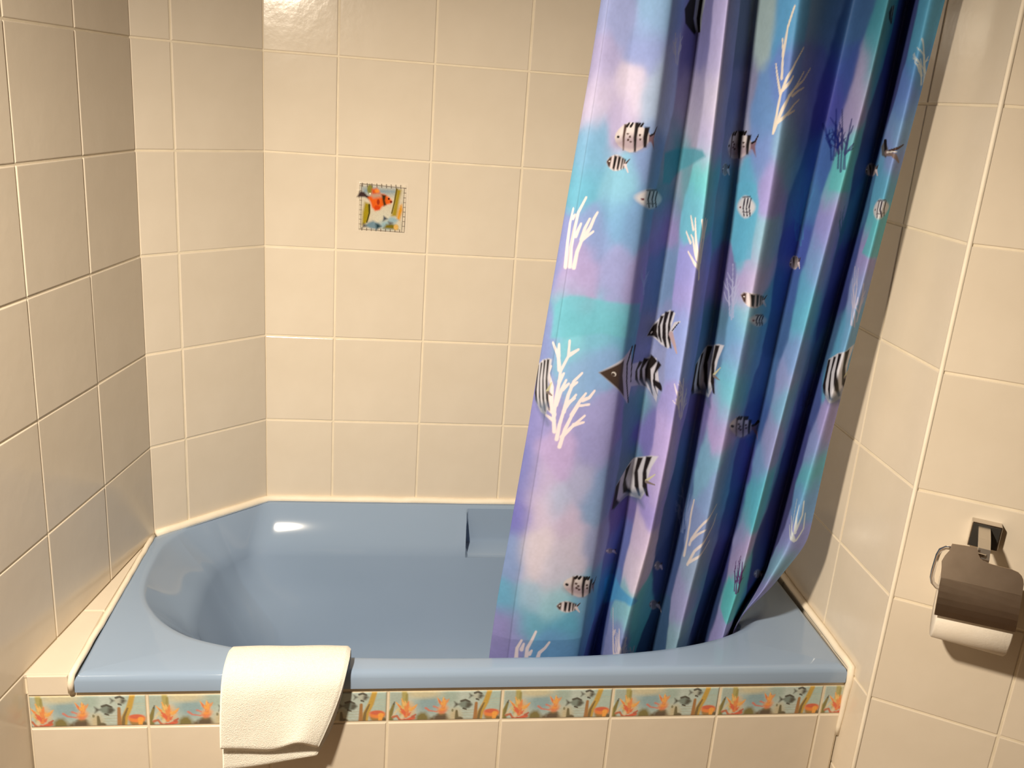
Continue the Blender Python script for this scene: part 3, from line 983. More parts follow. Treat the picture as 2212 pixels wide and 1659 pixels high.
# FEATURES
BG = [  # ground colours; points in the fold valleys have the folds' shade in them
    (0.0706, 0.8758, 150, 160, 215), (0.1482, 0.8809, 130, 175, 220), (0.1395, 0.8362, 140, 155, 215), (0.0588, 0.7991, 168, 158, 205),
    (0.0596, 0.7534, 195, 180, 212), (0.12, 0.7602, 212, 196, 218), (0.1692, 0.7665, 165, 185, 218), (0.1088, 0.7294, 180, 165, 208),
    (0.0657, 0.6796, 110, 168, 208), (0.1674, 0.6779, 120, 150, 205), (0.0651, 0.6379, 86, 175, 205), (0.1244, 0.6337, 120, 188, 216),
    (0.1241, 0.5836, 108, 165, 212), (0.0962, 0.5532, 128, 150, 206), (0.1669, 0.578, 105, 152, 202), (0.0734, 0.493, 164, 148, 202),
    (0.1375, 0.4954, 146, 150, 206), (0.1766, 0.4798, 152, 142, 198), (0.0691, 0.4702, 172, 152, 202), (0.0683, 0.4241, 88, 182, 202),
    (0.1257, 0.4102, 100, 178, 206), (0.168, 0.4101, 86, 168, 198), (0.0753, 0.3773, 108, 192, 210), (0.136, 0.3385, 118, 162, 212),
    (0.0976, 0.3299, 124, 166, 212), (0.0557, 0.2455, 152, 142, 202), (0.1326, 0.2475, 150, 146, 206), (0.0811, 0.1699, 180, 154, 206),
    (0.1394, 0.1961, 146, 142, 202), (0.0585, 0.1156, 190, 170, 208), (0.1262, 0.1175, 166, 166, 206), (0.1673, 0.114, 118, 150, 202),
    (0.0928, 0.0817, 172, 178, 212), (0.162, 0.0878, 124, 156, 202), (0.0667, 0.0529, 202, 182, 208), (0.1211, 0.0361, 194, 174, 206),
    (0.0761, -0.0209, 212, 196, 208), (0.1283, -0.0203, 196, 184, 206), (0.1781, -0.0094, 146, 156, 202), (0.1109, -0.0578, 194, 188, 210),
    (0.0722, -0.1078, 150, 182, 206), (0.1171, -0.1066, 138, 192, 206), (0.1754, -0.1149, 108, 166, 202), (0.077, -0.1571, 90, 166, 190),
    (0.1374, -0.1572, 76, 162, 192), (0.1936, -0.1746, 92, 160, 202), (0.1266, -0.2081, 88, 150, 196), (0.0502, -0.1801, 142, 132, 192),
    (0.029, 0.5108, 130, 140, 205), (0.0349, 0.3725, 125, 140, 202), (0.0311, 0.2394, 132, 130, 202), (0.0347, 0.1185, 115, 120, 198),
    (0.0351, 0.0368, 110, 108, 198), (0.0369, -0.0282, 125, 152, 206), (0.0372, -0.1152, 86, 164, 202), (0.0336, -0.1866, 142, 135, 202),
    (0.3059, 0.8341, 108, 105, 158), (0.3062, 0.7786, 146, 137, 168), (0.3032, 0.7358, 156, 147, 172), (0.2895, 0.6839, 92, 148, 162),
    (0.2683, 0.6542, 155, 144, 170), (0.2631, 0.6169, 89, 134, 156), (0.2607, 0.5713, 135, 121, 175), (0.276, 0.4748, 99, 131, 173),
    (0.2841, 0.3907, 121, 132, 180), (0.2894, 0.3038, 135, 142, 188), (0.2788, 0.2337, 92, 145, 164), (0.3016, 0.1903, 112, 104, 177),
    (0.2757, 0.123, 90, 129, 163), (0.2657, 0.03, 106, 92, 160), (0.279, -0.0556, 93, 107, 175), (0.2751, -0.1366, 74, 129, 185),
    (0.2819, -0.241, 83, 103, 167), (0.4007, 0.8773, 168, 158, 208), (0.3964, 0.8127, 168, 158, 204), (0.3949, 0.7663, 188, 178, 204),
    (0.3943, 0.7119, 180, 168, 208), (0.3924, 0.663, 86, 196, 198), (0.3888, 0.6198, 90, 178, 202), (0.3964, 0.4949, 140, 140, 212),
    (0.3968, 0.4642, 152, 140, 206), (0.4005, 0.417, 130, 150, 212), (0.3947, 0.3691, 135, 150, 212), (0.4041, 0.2519, 150, 140, 206),
    (0.3926, 0.2004, 174, 152, 212), (0.3902, 0.119, 172, 152, 206), (0.3905, 0.0731, 150, 134, 206), (0.3868, -0.0047, 198, 176, 208),
    (0.3887, -0.0623, 204, 186, 208), (0.3806, -0.1585, 120, 182, 196), (0.4407, -0.1686, 86, 194, 192), (0.3804, -0.224, 130, 140, 196),
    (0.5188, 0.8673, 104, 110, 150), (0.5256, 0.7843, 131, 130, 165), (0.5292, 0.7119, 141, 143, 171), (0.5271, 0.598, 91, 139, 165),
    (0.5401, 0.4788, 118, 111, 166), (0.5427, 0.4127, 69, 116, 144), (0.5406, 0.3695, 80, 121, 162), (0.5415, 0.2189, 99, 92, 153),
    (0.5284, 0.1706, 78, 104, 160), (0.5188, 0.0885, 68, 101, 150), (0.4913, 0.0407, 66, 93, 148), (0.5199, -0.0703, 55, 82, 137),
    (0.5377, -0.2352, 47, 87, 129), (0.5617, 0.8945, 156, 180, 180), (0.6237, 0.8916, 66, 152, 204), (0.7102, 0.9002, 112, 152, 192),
    (0.6368, 0.8202, 88, 124, 198), (0.6944, 0.8249, 110, 124, 198), (0.5934, 0.7653, 92, 140, 198), (0.6757, 0.7552, 120, 140, 202),
    (0.6616, 0.713, 120, 168, 202), (0.5994, 0.6951, 110, 140, 204), (0.585, 0.6427, 76, 168, 204), (0.636, 0.6485, 154, 142, 206),
    (0.5929, 0.5683, 80, 174, 202), (0.6392, 0.5458, 130, 178, 202), (0.6307, 0.4982, 170, 152, 202), (0.6429, 0.4846, 186, 168, 204),
    (0.6355, 0.4362, 118, 184, 206), (0.6751, 0.4004, 108, 172, 202), (0.6196, 0.3996, 98, 162, 206), (0.6345, 0.3543, 120, 152, 206),
    (0.6344, 0.3122, 86, 184, 206), (0.6318, 0.2771, 96, 184, 202), (0.6263, 0.2492, 152, 150, 206), (0.6201, 0.2205, 170, 146, 202),
    (0.6102, 0.1536, 108, 164, 196), (0.6449, 0.0915, 115, 146, 196), (0.6266, 0.0206, 120, 140, 190), (0.6441, -0.0709, 130, 152, 186),
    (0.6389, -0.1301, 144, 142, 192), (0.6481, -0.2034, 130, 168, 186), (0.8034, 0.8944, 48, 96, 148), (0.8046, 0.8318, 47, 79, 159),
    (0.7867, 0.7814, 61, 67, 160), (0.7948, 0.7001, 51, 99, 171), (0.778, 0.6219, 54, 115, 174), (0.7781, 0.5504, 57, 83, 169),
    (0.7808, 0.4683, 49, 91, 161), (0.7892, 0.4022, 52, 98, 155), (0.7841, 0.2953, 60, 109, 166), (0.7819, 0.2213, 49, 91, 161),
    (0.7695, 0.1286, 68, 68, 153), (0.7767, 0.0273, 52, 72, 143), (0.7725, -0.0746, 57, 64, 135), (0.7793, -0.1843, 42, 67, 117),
    (0.8888, 0.8901, 46, 142, 162), (0.8828, 0.8437, 60, 152, 172), (0.8635, 0.8101, 162, 152, 192), (0.8603, 0.7615, 154, 142, 188),
    (0.8751, 0.7055, 76, 174, 182), (0.8729, 0.6546, 76, 184, 188), (0.8733, 0.6251, 152, 140, 202), (0.8669, 0.579, 136, 136, 206),
    (0.8593, 0.5315, 110, 152, 206), (0.85, 0.4822, 76, 168, 206), (0.8592, 0.4359, 76, 174, 206), (0.8589, 0.3699, 110, 150, 206),
    (0.8478, 0.3158, 142, 152, 206), (0.8584, 0.2674, 108, 168, 206), (0.8469, 0.2099, 142, 146, 202), (0.8335, 0.1492, 108, 156, 206),
    (0.8468, 0.0991, 66, 178, 202), (0.8262, 0.0401, 76, 184, 202), (0.8274, 0.001, 152, 152, 206), (0.8498, -0.0359, 170, 152, 202),
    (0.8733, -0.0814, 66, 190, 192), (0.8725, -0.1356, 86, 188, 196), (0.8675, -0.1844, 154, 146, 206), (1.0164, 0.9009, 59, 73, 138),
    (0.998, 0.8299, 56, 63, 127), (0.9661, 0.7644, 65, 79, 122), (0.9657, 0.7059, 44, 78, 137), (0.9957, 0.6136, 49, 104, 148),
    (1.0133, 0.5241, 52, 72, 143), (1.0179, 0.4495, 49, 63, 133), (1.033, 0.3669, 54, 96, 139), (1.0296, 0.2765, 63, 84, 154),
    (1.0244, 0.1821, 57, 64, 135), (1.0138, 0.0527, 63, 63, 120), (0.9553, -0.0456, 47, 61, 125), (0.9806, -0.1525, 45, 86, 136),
    (1.1233, 0.9088, 66, 162, 202), (1.1281, 0.8431, 66, 142, 202), (1.1138, 0.7948, 88, 130, 212), (1.1171, 0.7534, 110, 164, 212),
    (1.1125, 0.7108, 126, 146, 212), (1.1068, 0.6598, 76, 168, 206), (1.1141, 0.5864, 76, 184, 196), (1.1059, 0.5393, 154, 142, 202),
    (1.1078, 0.4768, 132, 152, 206), (1.1222, 0.4136, 98, 162, 206), (1.0788, 0.3537, 76, 162, 202), (1.1209, 0.2607, 154, 142, 202),
    (1.1048, 0.2031, 130, 146, 206), (1.1151, 0.1523, 76, 174, 192), (1.1201, 0.0962, 98, 152, 206), (1.1197, -0.0, 132, 136, 202),
    (1.1195, -0.0493, 115, 168, 196), (1.1223, -0.1136, 142, 140, 202),
]
PATCH = [
    ((88, 182, 200), 0.85, [(0.0417, 0.4369), (0.0502, 0.4499), (0.0649, 0.4563), (0.0887, 0.4557), (0.12, 0.4497), (0.1533, 0.4459), (0.2166, 0.4387), (0.2146, 0.4108), (0.2054, 0.3799), (0.128, 0.3945), (0.0429, 0.3823)]),
    ((58, 146, 164), 0.9, [(0.2273, 0.6844), (0.293, 0.6923), (0.3388, 0.6945), (0.3742, 0.6932), (0.3863, 0.6849), (0.347, 0.672), (0.2957, 0.6561), (0.2704, 0.6332), (0.239, 0.636)]),
    ((46, 150, 202), 0.9, [(0.2566, -0.1188), (0.3385, -0.1215), (0.4007, -0.109), (0.4167, -0.124), (0.3759, -0.1318), (0.333, -0.1541), (0.2872, -0.189)]),
    ((66, 190, 192), 0.9, [(0.8267, -0.0947), (0.9175, -0.0866), (0.9835, -0.1915), (0.9392, -0.1859), (0.8356, -0.1639)]),
    ((70, 170, 204), 0.8, [(0.5411, 0.6393), (0.5616, 0.6491), (0.6049, 0.6463), (0.6214, 0.6175), (0.6207, 0.5576), (0.6245, 0.5278), (0.572, 0.5129), (0.5512, 0.5457)]),
    ((76, 184, 188), 0.9, [(0.8384, 0.703), (0.9037, 0.7135), (0.9256, 0.6449), (0.8458, 0.6443)]),
    ((72, 184, 196), 0.9, [(1.0992, 0.6011), (1.1483, 0.6003), (1.1518, 0.5415), (1.0766, 0.5456)]),
]
FEAT = [
    ('sergeant', 0.1451, 0.7065, [1220.6, 202.0, 86.3, -1463.3], 104, 66, 0),
    ('sergeant', 0.5451, 0.7035, [748.1, 175.5, 99.1, -1357.3], 84, 62, 0),
    ('sergeant', 0.1666, -0.0902, [1085.1, 167.5, -256.5, -1024.7], 84, 46, 0),
    ('sergeant', 0.7253, 0.2142, [456.9, 231.4, -284.2, -1093.5], 60, 46, 0),
    ('small', 0.1127, 0.6666, [1219.1, 198.0, 81.1, -1438.8], 54, 36, 8),
    ('small', 0.6532, 0.4601, [660.4, 240.8, -145.1, -1261.9], 60, 32, 0),
    ('small', 0.139, -0.1284, [1307.5, 144.8, -80.9, -1009.8], 56, 25, 3),
    ('small', 0.492, 0.6635, [450.0, 158.9, -42.8, -1352.2], 22, 28, 0),
    ('small', 1.0199, 0.6783, [450.0, 313.2, 91.4, -1312.9], 28, 28, 0),
    ('small', 0.7862, 0.5128, [748.9, 277.5, 227.6, -1223.0], 26, 30, 0),
    ('small', 0.2529, -0.0539, [450.0, 204.2, -471.1, -998.8], 22, 10, 0),
    ('small', 0.4816, -0.0764, [450.0, 228.6, -436.2, -986.7], 18, 18, 0),
    ('small', 0.9802, -0.0975, [450.0, 294.9, -410.3, -919.8], 24, 18, 0),
    ('small', 0.507, -0.1755, [510.7, 200.8, -446.4, -938.7], 22, 20, 0),
    ('ghost', 0.199, 0.613, [520.2, 194.6, -74.9, -1369.1], 46, 44, 0),
    ('ghost', 0.5832, 0.6072, [634.8, 198.1, 177.2, -1324.7], 38, 50, 0),
    ('ghost', 1.1119, 0.622, [746.2, 329.1, 160.5, -1349.4], 50, 44, 0),
    ('ghost', 0.6845, 0.4219, [505.8, 245.1, -188.3, -1223.7], 34, 26, 0),
    ('angel', 0.3239, 0.3857, [700.0, 181.5, 318.8, -1199.8], 82, 92, 0),
    ('angelbig', 0.2407, 0.3033, [800.0, 167.4, -273.1, -1161.0], 165, 124, 0),
    ('angelcut', 0.5353, 0.3015, [821.0, 202.4, 322.6, -1127.7], 110, 128, 0),
    ('angelcut', 0.3007, 0.0897, [485.0, 173.3, 483.0, -1038.6], 100, 104, 0),
    ('angelcut', 1.1121, 0.3243, [642.4, 327.9, 379.9, -1166.7], 90, 136, 0),
    ('angelcut', 0.0426, 0.2914, [1129.4, 190.7, 305.1, -1208.4], 40, 140, 0),
    ('dark', 0.2777, 0.8875, [520.7, 182.6, 159.4, -1496.9], 52, 100, 0),
    ('angeltail', 1.0923, 0.7127, [450.0, 333.0, 63.4, -1391.8], 46, 50, 0),
    ('dark', 0.9179, 0.9083, [450.0, 351.4, 145.7, -1535.7], 20, 46, 0),
    ('coral', 1.1547, 0.8107, [752.0, 380.0, 85.5, -1452.3], 62, 112, 5, (190, 204, 210), 0.7, 2.6),
    ('coral', 0.4339, 0.2393, [650.0, 193.9, -329.9, -1152.8], 44, 92, 6, (206, 200, 216), 0.8, 2.6),
    ('coral', 0.423, -0.2986, [650.0, 177.0, -489.8, -807.1], 92, 78, 8, (206, 200, 214), 0.85, 3.0),
    ('coral', 1.1263, 0.4253, [650.0, 324.7, -164.6, -1226.2], 58, 128, 11, (186, 186, 216), 0.7, 2.4),
    ('coral', 0.5605, -0.011, [650.0, 205.3, 486.9, -1011.8], 56, 120, 12, (110, 130, 176), 0.6, 2.2),
    ('coral', 0.5955, 0.4178, [650.0, 208.0, 313.9, -1216.1], 42, 122, 13, (170, 176, 216), 0.6, 2.2),
    ('coral', 0.2258, 0.8161, [650.0, 193.8, 95.7, -1495.4], 28, 80, 14, (196, 210, 216), 0.7, 2.2),
    ('coral', 0.7908, 0.5437, [650.0, 285.3, 205.3, -1243.4], 46, 170, 15, (70, 130, 180), 0.5, 2.4),
    ('coral', 0.8805, -0.0994, [909.2, 269.3, 225.9, -944.1], 54, 78, 16, (84, 52, 110), 0.9, 2.6),
    ('coral', 0.8706, 0.6763, [729.6, 356.3, 128.8, -1375.3], 66, 140, 17, (52, 56, 110), 0.75, 3.0),
    ('coral', 0.8345, 0.6917, [650.0, 342.7, 98.6, -1355.6], 50, 110, 18, (16, 30, 110), 0.6, 3.0),
    ('coral', 1.0135, 0.2204, [897.4, 293.2, 192.2, -1072.2], 60, 110, 19, (60, 70, 120), 0.6, 2.6),
    ('coral', 0.9495, 0.5574, [650.0, 338.5, -100.2, -1270.7], 40, 80, 20, (50, 110, 140), 0.5, 2.4),
    ('coral', 0.2251, 0.4495, [650.0, 181.8, -187.7, -1248.8], 18, 80, 21, (150, 170, 206), 0.5, 2.0),
    ('coral', 1.1332, -0.2078, [650.0, 543.5, -321.9, -673.0], 30, 50, 22, (180, 186, 190), 0.6, 2.6),
    ('strokes', 0.065, 0.5447, [1234.4, 207.2, 59.8, -1363.7], (228, 218, 224), 1.0, 4.35, [[(-28.5, 57.7), (-24.9, 4.7), (-20.1, -36.3), (-12.8, -67.7)], [(-13.3, -48.4), (-6.8, -55.6)], [(-18.9, 56.5), (-16.5, 14.3), (-9.2, -24.3), (-0.8, -60.4), (16.1, -91.8)], [(-6.8, -9.8), (5.2, -36.3)], [(-10.4, 58.9), (-3.2, 23.9), (6.4, -0.2), (18.5, -9.8), (31.8, -19.4)], [(6.4, -2.6), (13.7, -26.7), (24.5, -47.2)], [(13.7, -9.8), (25.7, -29.1), (34.2, -48.4), (41.4, -60.4)]]),
    ('strokes', 0.3938, 0.5398, [1009.2, 182.5, 203.6, -1338.6], (222, 216, 216), 0.95, 3.77, [[(10.6, 69.0), (8.2, 40.1), (9.4, -3.3), (14.2, -39.4), (11.8, -63.6)], [(9.4, 40.1), (-2.6, 8.8), (-12.3, -25.0), (-19.5, -32.2)], [(2.2, 20.8), (-2.6, -25.0), (-7.5, -68.4)], [(11.8, 32.9), (19.1, -15.3), (26.3, -44.3), (29.9, -58.7)], [(16.7, -25.0), (21.5, -63.6)], [(7.0, 44.9), (-12.3, 18.4), (-26.7, 3.9)], [(-19.5, -15.3), (-38.8, -39.4)], [(-12.3, -44.3), (-24.3, -73.2)]]),
    ('strokes', 0.0798, 0.2636, [1302.7, 179.3, 48.7, -1198.4], (228, 218, 226), 1.0, 4.35, [[(-6.5, 86.6), (5.5, 48.1), (20.0, 19.1), (34.5, -2.6), (58.6, -5.0)], [(20.0, 16.7), (39.3, -14.6), (51.4, -29.1)], [(44.1, -14.6), (58.6, -19.5), (70.6, -33.9)], [(-1.7, 64.9), (20.0, 43.2), (48.9, 19.1)], [(24.8, 38.4), (46.5, 33.6)], [(-12.5, 69.8), (-6.5, 38.4), (3.1, 7.1), (15.2, -9.8), (29.7, -26.7)], [(3.1, 9.5), (12.8, -26.7), (24.8, -55.6), (42.9, -72.5)], [(20.0, -46.0), (32.1, -53.2)], [(12.8, -9.8), (27.2, -19.5)], [(-17.4, 52.9), (-18.6, 19.1), (-13.7, -19.5), (-6.5, -55.6), (-4.1, -77.3), (12.8, -108.7), (15.2, -140.0)], [(-6.5, -79.7), (-8.9, -108.7), (-21.0, -135.2)], [(-8.9, -108.7), (-7.7, -132.8)], [(15.2, -111.1), (34.5, -121.9)], [(-6.5, -55.6), (3.1, -72.5)], [(-17.4, 16.7), (-30.6, -24.3), (-35.4, -60.4)], [(-23.4, -5.0), (-22.2, -43.6), (-30.6, -72.5), (-24.6, -87.0)], [(-17.4, 14.3), (-40.3, -5.0)], [(-18.6, 28.8), (-35.4, 16.7)], [(-13.7, -5.0), (-1.7, -38.7), (8.0, -58.0)], [(0.7, -38.7), (14.0, -50.8)]]),
    ('strokes', 0.6425, 0.8008, [1314.4, 227.0, 126.2, -1506.1], (218, 210, 198), 0.9, 3.48, [[(-35.1, 109.3), (-25.4, 61.1), (-18.2, 24.9), (-3.7, -11.2), (15.5, -45.0), (39.7, -76.3)], [(-18.2, 22.5), (-30.3, -23.3), (-35.1, -45.0)], [(-15.8, -11.2), (-13.4, -59.4), (-15.8, -98.0)], [(-13.4, -59.4), (-1.3, -119.7), (15.5, -163.1)], [(-32.7, 104.5), (-13.4, 56.3), (1.1, 27.3), (20.4, 8.1), (37.2, -11.2), (49.3, -25.7)], [(1.1, 27.3), (20.4, 8.1), (30.0, -1.6)], [(20.4, 10.5), (49.3, -6.4), (75.8, -32.9)], [(10.7, 27.3), (30.0, 17.7), (54.1, 10.5)], [(-23.0, 85.2), (1.1, 63.5), (20.4, 46.6), (37.2, 37.0)], [(-1.3, 68.3), (22.8, 61.1)], [(-13.4, 15.3), (1.1, -1.6), (10.7, -16.1)]]),
    ('strokes', 0.6211, -0.0109, [600.0, 240.1, 503.8, -1034.7], (208, 200, 200), 0.85, 3.48, [[(-28.4, 20.5), (-23.6, -3.6), (-11.5, -75.9), (-4.3, -100.0)], [(-13.9, -3.6), (-9.1, -15.6), (5.4, -32.5), (24.7, -51.8), (46.4, -68.7)], [(-9.1, -13.2), (7.8, -25.3), (22.2, -32.5)], [(-16.3, 39.8), (0.5, 10.9), (17.4, -3.6), (39.1, -22.8), (46.4, -39.7)], [(-11.5, 35.0), (10.2, 23.0), (29.5, 10.9)]]),
    ('strokes', 0.0893, -0.2137, [1334.9, 126.3, 41.1, -871.0], (220, 210, 216), 0.95, 4.35, [[(-35.3, 29.8), (-32.8, 5.7), (-23.2, -11.2)], [(-13.6, 29.8), (-11.1, 5.7), (-1.5, -11.2), (8.1, -28.1)], [(10.5, 29.8), (15.4, 15.3), (27.4, 5.7), (37.1, -6.4)], [(-23.2, 8.1), (-18.4, -4.0)], [(-6.3, 17.7), (-1.5, 10.5)]]),
    ('strokes', 1.1148, 0.0386, [1473.3, 287.7, 434.0, -1035.9], (200, 212, 220), 0.85, 3.19, [[(1.5, 31.6), (-10.5, 0.3), (-15.3, -35.9), (-17.7, -60.0)], [(-0.9, 29.2), (-22.6, 7.5), (-37.0, -4.5)], [(-5.7, 12.3), (-25.0, -11.8), (-34.6, -23.8)], [(1.5, 12.3), (4.0, -23.8), (8.8, -47.9)], [(6.4, 31.6), (25.7, 12.3), (28.1, -23.8)], [(4.0, 5.1), (18.4, -23.8), (20.8, -55.2)]]),
]
# END FEATURES


def rot(pts, deg):
    a = math.radians(deg)
    return [(x * math.cos(a) - y * math.sin(a), x * math.sin(a) + y * math.cos(a)) for x, y in pts]


INK, INK2, WHT, GRY = (26, 20, 22), (70, 52, 48), (226, 222, 222), (150, 146, 160)


def fish_body(L, H, n=18):
    """pointed oval, nose at the left, dx right, dy down"""
    pts = []
    for k in range(n):
        a = 2 * math.pi * k / n
        x, y = -math.cos(a), -math.sin(a)
        y *= (1 - 0.35 * max(0, x)) * (1 - 0.25 * max(0, -x) ** 2)
        pts.append((x * L / 2, y * H / 2))
    return pts


def draw_fish(Q, kind, L, H, ang):
    S = 1.6
    rr = lambda p: rot(p, ang)
    if kind == 'sergeant':
        B = L * 0.76
        ox = -L * 0.12
        mv = lambda pts: rr([(x + ox, y) for x, y in pts])
        Q.poly(mv(fish_body(B, H)), (206, 200, 206), S)
        Q.poly(mv([(x, y * 0.55 + H * 0.19) for x, y in fish_body(B * 0.96, H)]), (146, 130, 148), 8, 0.8)
        for (t, w) in ((-0.25, 0.030), (0.06, 0.045), (0.34, 0.065)):
            hh = H * 0.5 * math.sqrt(max(0.05, 1 - (2 * t) ** 2)) * (1 - 0.2 * max(0, t))
            x = t * B
            Q.poly(mv([(x - w * B + 0.05 * B, -hh), (x + w * B + 0.07 * B, -hh), (x + w * B, 0), (x + w * B * 0.8 - 0.02 * B, hh * 0.98), (x - w * B * 0.8, hh * 0.98), (x - w * B, 0)]), INK2 if t < 0 else INK, S)
        for t in (-0.16, -0.06, 0.14, 0.22):
            Q.stroke(mv([(t * B, -H * 0.36), (t * B + 0.06 * B, -H * 0.46)]), 2.6, 2.0, INK, 0.5)
        for (x, y) in ((-0.14, -0.12), (-0.08, -0.02), (-0.13, 0.08), (-0.06, 0.14), (0.19, -0.08), (0.2, 0.06)):
            Q.ell(*mv([(x * B, y * H)])[0], 2.6, 2.2, INK2, 0.5)
        Q.ell(*mv([(-0.40 * B, -0.02 * H)])[0], 3.0, 3.0, INK, 0.5)
        Q.poly(mv([(0.44 * B, -0.10 * H), (0.54 * B, -0.06 * H), (0.72 * B, -0.32 * H), (0.62 * B, 0.06 * H), (0.66 * B, 0.42 * H), (0.52 * B, 0.16 * H), (0.44 * B, 0.14 * H)]), (120, 96, 112), S)
        Q.stroke(mv([(0.5 * B, -0.06 * H), (0.62 * B, -0.12 * H), (0.73 * B, -0.33 * H)]), 2.4, 1.2, INK, 0.5)
    elif kind == 'small':
        Q.poly(rr(fish_body(L * 0.82, H)), (212, 204, 212), S)
        Q.poly(rr([(-0.42 * L, 0), (-0.30 * L, -0.30 * H), (-0.22 * L, -0.34 * H), (-0.25 * L, 0.30 * H), (-0.32 * L, 0.28 * H)]), INK2, S)
        for t, w in ((-0.08, 0.05), (0.08, 0.045), (0.21, 0.03), (0.30, 0.025)):
            hh = H * 0.5 * (1 - 1.2 * abs(t))
            Q.poly(rr([(t * L - w * L, -hh), (t * L + w * L + 0.03 * L, -hh * 0.9), (t * L + w * L, hh * 0.3), (t * L + w * L * 0.5, hh), (t * L - w * L * 1.2, hh * 0.8)]), INK, S)
        Q.stroke(rr([(0.34 * L, 0), (0.5 * L, -0.35 * H)]), 2.0, 1.0, INK2, 0.5)
        Q.stroke(rr([(0.34 * L, 0.04 * H), (0.5 * L, 0.45 * H)]), 3.0, 1.0, (206, 196, 206), 0.5)
        Q.ell(*rr([(-0.3 * L, -0.05 * H)])[0], 1.6, 1.6, WHT, 0.5)
    elif kind == 'ghost':
        Q.poly(rr(fish_body(L, H)), (206, 204, 212), 3.0, 0.9)
        for t in (-0.12, 0.06, 0.22):
            Q.stroke(rr([(t * L + 2, -H * 0.36), (t * L - 2, H * 0.02), (t * L, H * 0.40)]), 1.5, 1.3, (60, 56, 70), 0.6)
        Q.stroke(rr([(-0.18 * L, -H * 0.42), (0.22 * L, -H * 0.44)]), 1.8, 1.8, (70, 66, 78), 0.8, 0.8)
        Q.stroke(rr([(-0.2 * L, H * 0.22), (0.24 * L, H * 0.24)]), 1.2, 1.2, (90, 86, 98), 0.8, 0.8)
        Q.ell(*rr([(-0.34 * L, 0.02 * H)])[0], 2.2, 2.2, (110, 70, 80), 0.6)
    elif kind in ('angel', 'angelbig', 'angelcut'):
        def stripe(x, w, h0, h1, col=INK):
            bow = 0.07 * L
            Q.poly(rr([(x + bow - w / 2, -h0), (x + bow + w / 2 + 0.03 * L, -h0 * 0.98), (x + w / 2 - 0.01 * L, -h0 * 0.4), (x + w / 2, 0), (x + w / 2 + 0.02 * L, h1 * 0.5), (x + bow + w * 0.4, h1),
                       (x + bow - w * 0.2, h1 * 0.96), (x - w / 2, h1 * 0.4), (x - w / 2 - 0.005 * L, -h0 * 0.3)]), col, S)
        if kind == 'angel':
            Q.poly(rr([(-L / 2, 0), (-0.1 * L, -0.40 * H), (0.16 * L, -H / 2), (0.34 * L, -0.42 * H), (0.20 * L, -0.05 * H), (0.24 * L, 0.30 * H), (0.14 * L, 0.40 * H), (-0.12 * L, 0.30 * H)]), (196, 198, 212), S)
            Q.poly(rr([(-L / 2, 0.0), (-0.22 * L, -0.24 * H), (-0.25 * L, 0.0), (-0.20 * L, 0.20 * H)]), INK, S)
            for x, w, h0, h1 in ((-0.18, 0.08, 0.38, 0.26), (-0.02, 0.12, 0.47, 0.38), (0.15, 0.09, 0.48, 0.40)):
                stripe(x * L, w * L, h0 * H, h1 * H)
            Q.stroke(rr([(0.22 * L, 0.02 * H), (0.34 * L, -0.18 * H), (0.5 * L, -0.22 * H)]), 5, 1.5, (186, 188, 204), 0.5)
            Q.stroke(rr([(0.22 * L, 0.06 * H), (0.34 * L, 0.3 * H), (0.42 * L, 0.5 * H)]), 6, 1.5, (170, 150, 160), 0.5)
            Q.stroke(rr([(0.26 * L, -0.02 * H), (0.46 * L, -0.2 * H)]), 1.4, 1.0, INK, 0.5)
            Q.ell(*rr([(-0.36 * L, 0)])[0], 2.2, 2.2, WHT, 0.5)
        elif kind == 'angelbig':
            Q.poly(rr([(-0.5 * L, 0.02 * H), (-0.26 * L, -0.30 * H), (-0.12 * L, -0.48 * H), (-0.10 * L, -0.2 * H), (0.12 * L, -0.25 * H), (0.36 * L, -0.42 * H), (0.44 * L, -0.1 * H), (0.40 * L, 0.22 * H),
                       (0.1 * L, 0.16 * H), (-0.08 * L, 0.18 * H), (-0.14 * L, 0.48 * H), (-0.3 * L, 0.28 * H)]), (196, 196, 212), S)
            Q.poly(rr([(-0.5 * L, 0.02 * H), (-0.25 * L, -0.27 * H), (-0.27 * L, 0.0), (-0.22 * L, 0.36 * H), (-0.34 * L, 0.22 * H)]), (64, 50, 44), S)
            Q.stroke(rr([(-0.10 * L, -0.5 * H), (-0.19 * L, -0.2 * H), (-0.18 * L, 0.1 * H), (-0.12 * L, 0.46 * H)]), 2.2, 2.0, INK, 0.5)
            Q.stroke(rr([(-0.04 * L, -0.52 * H), (-0.09 * L, -0.2 * H), (-0.09 * L, 0.1 * H)]), 2.6, 1.6, INK, 0.5)
            for x, w, h0, h1 in ((0.03, 0.05, 0.26, 0.16), (0.13, 0.06, 0.32, 0.18), (0.24, 0.075, 0.40, 0.20), (0.34, 0.04, 0.42, 0.1)):
                stripe(x * L, w * L, h0 * H, h1 * H)
            Q.poly(rr([(-0.06 * L, 0.1 * H), (0.4 * L, 0.06 * H), (0.40 * L, 0.24 * H), (0.1 * L, 0.17 * H)]), (110, 126, 160), 8, 0.5)
            Q.stroke(rr([(0.34 * L, -0.02 * H), (0.46 * L, -0.08 * H)]), 5, 7, INK, 0.5)
            Q.ell(*rr([(-0.37 * L, -0.01 * H)])[0], 3.4, 4.2, WHT, 0.4)
            Q.ell(*rr([(-0.375 * L, 0.0)])[0], 2.6, 3.2, (64, 50, 44), 0.4)
        else:
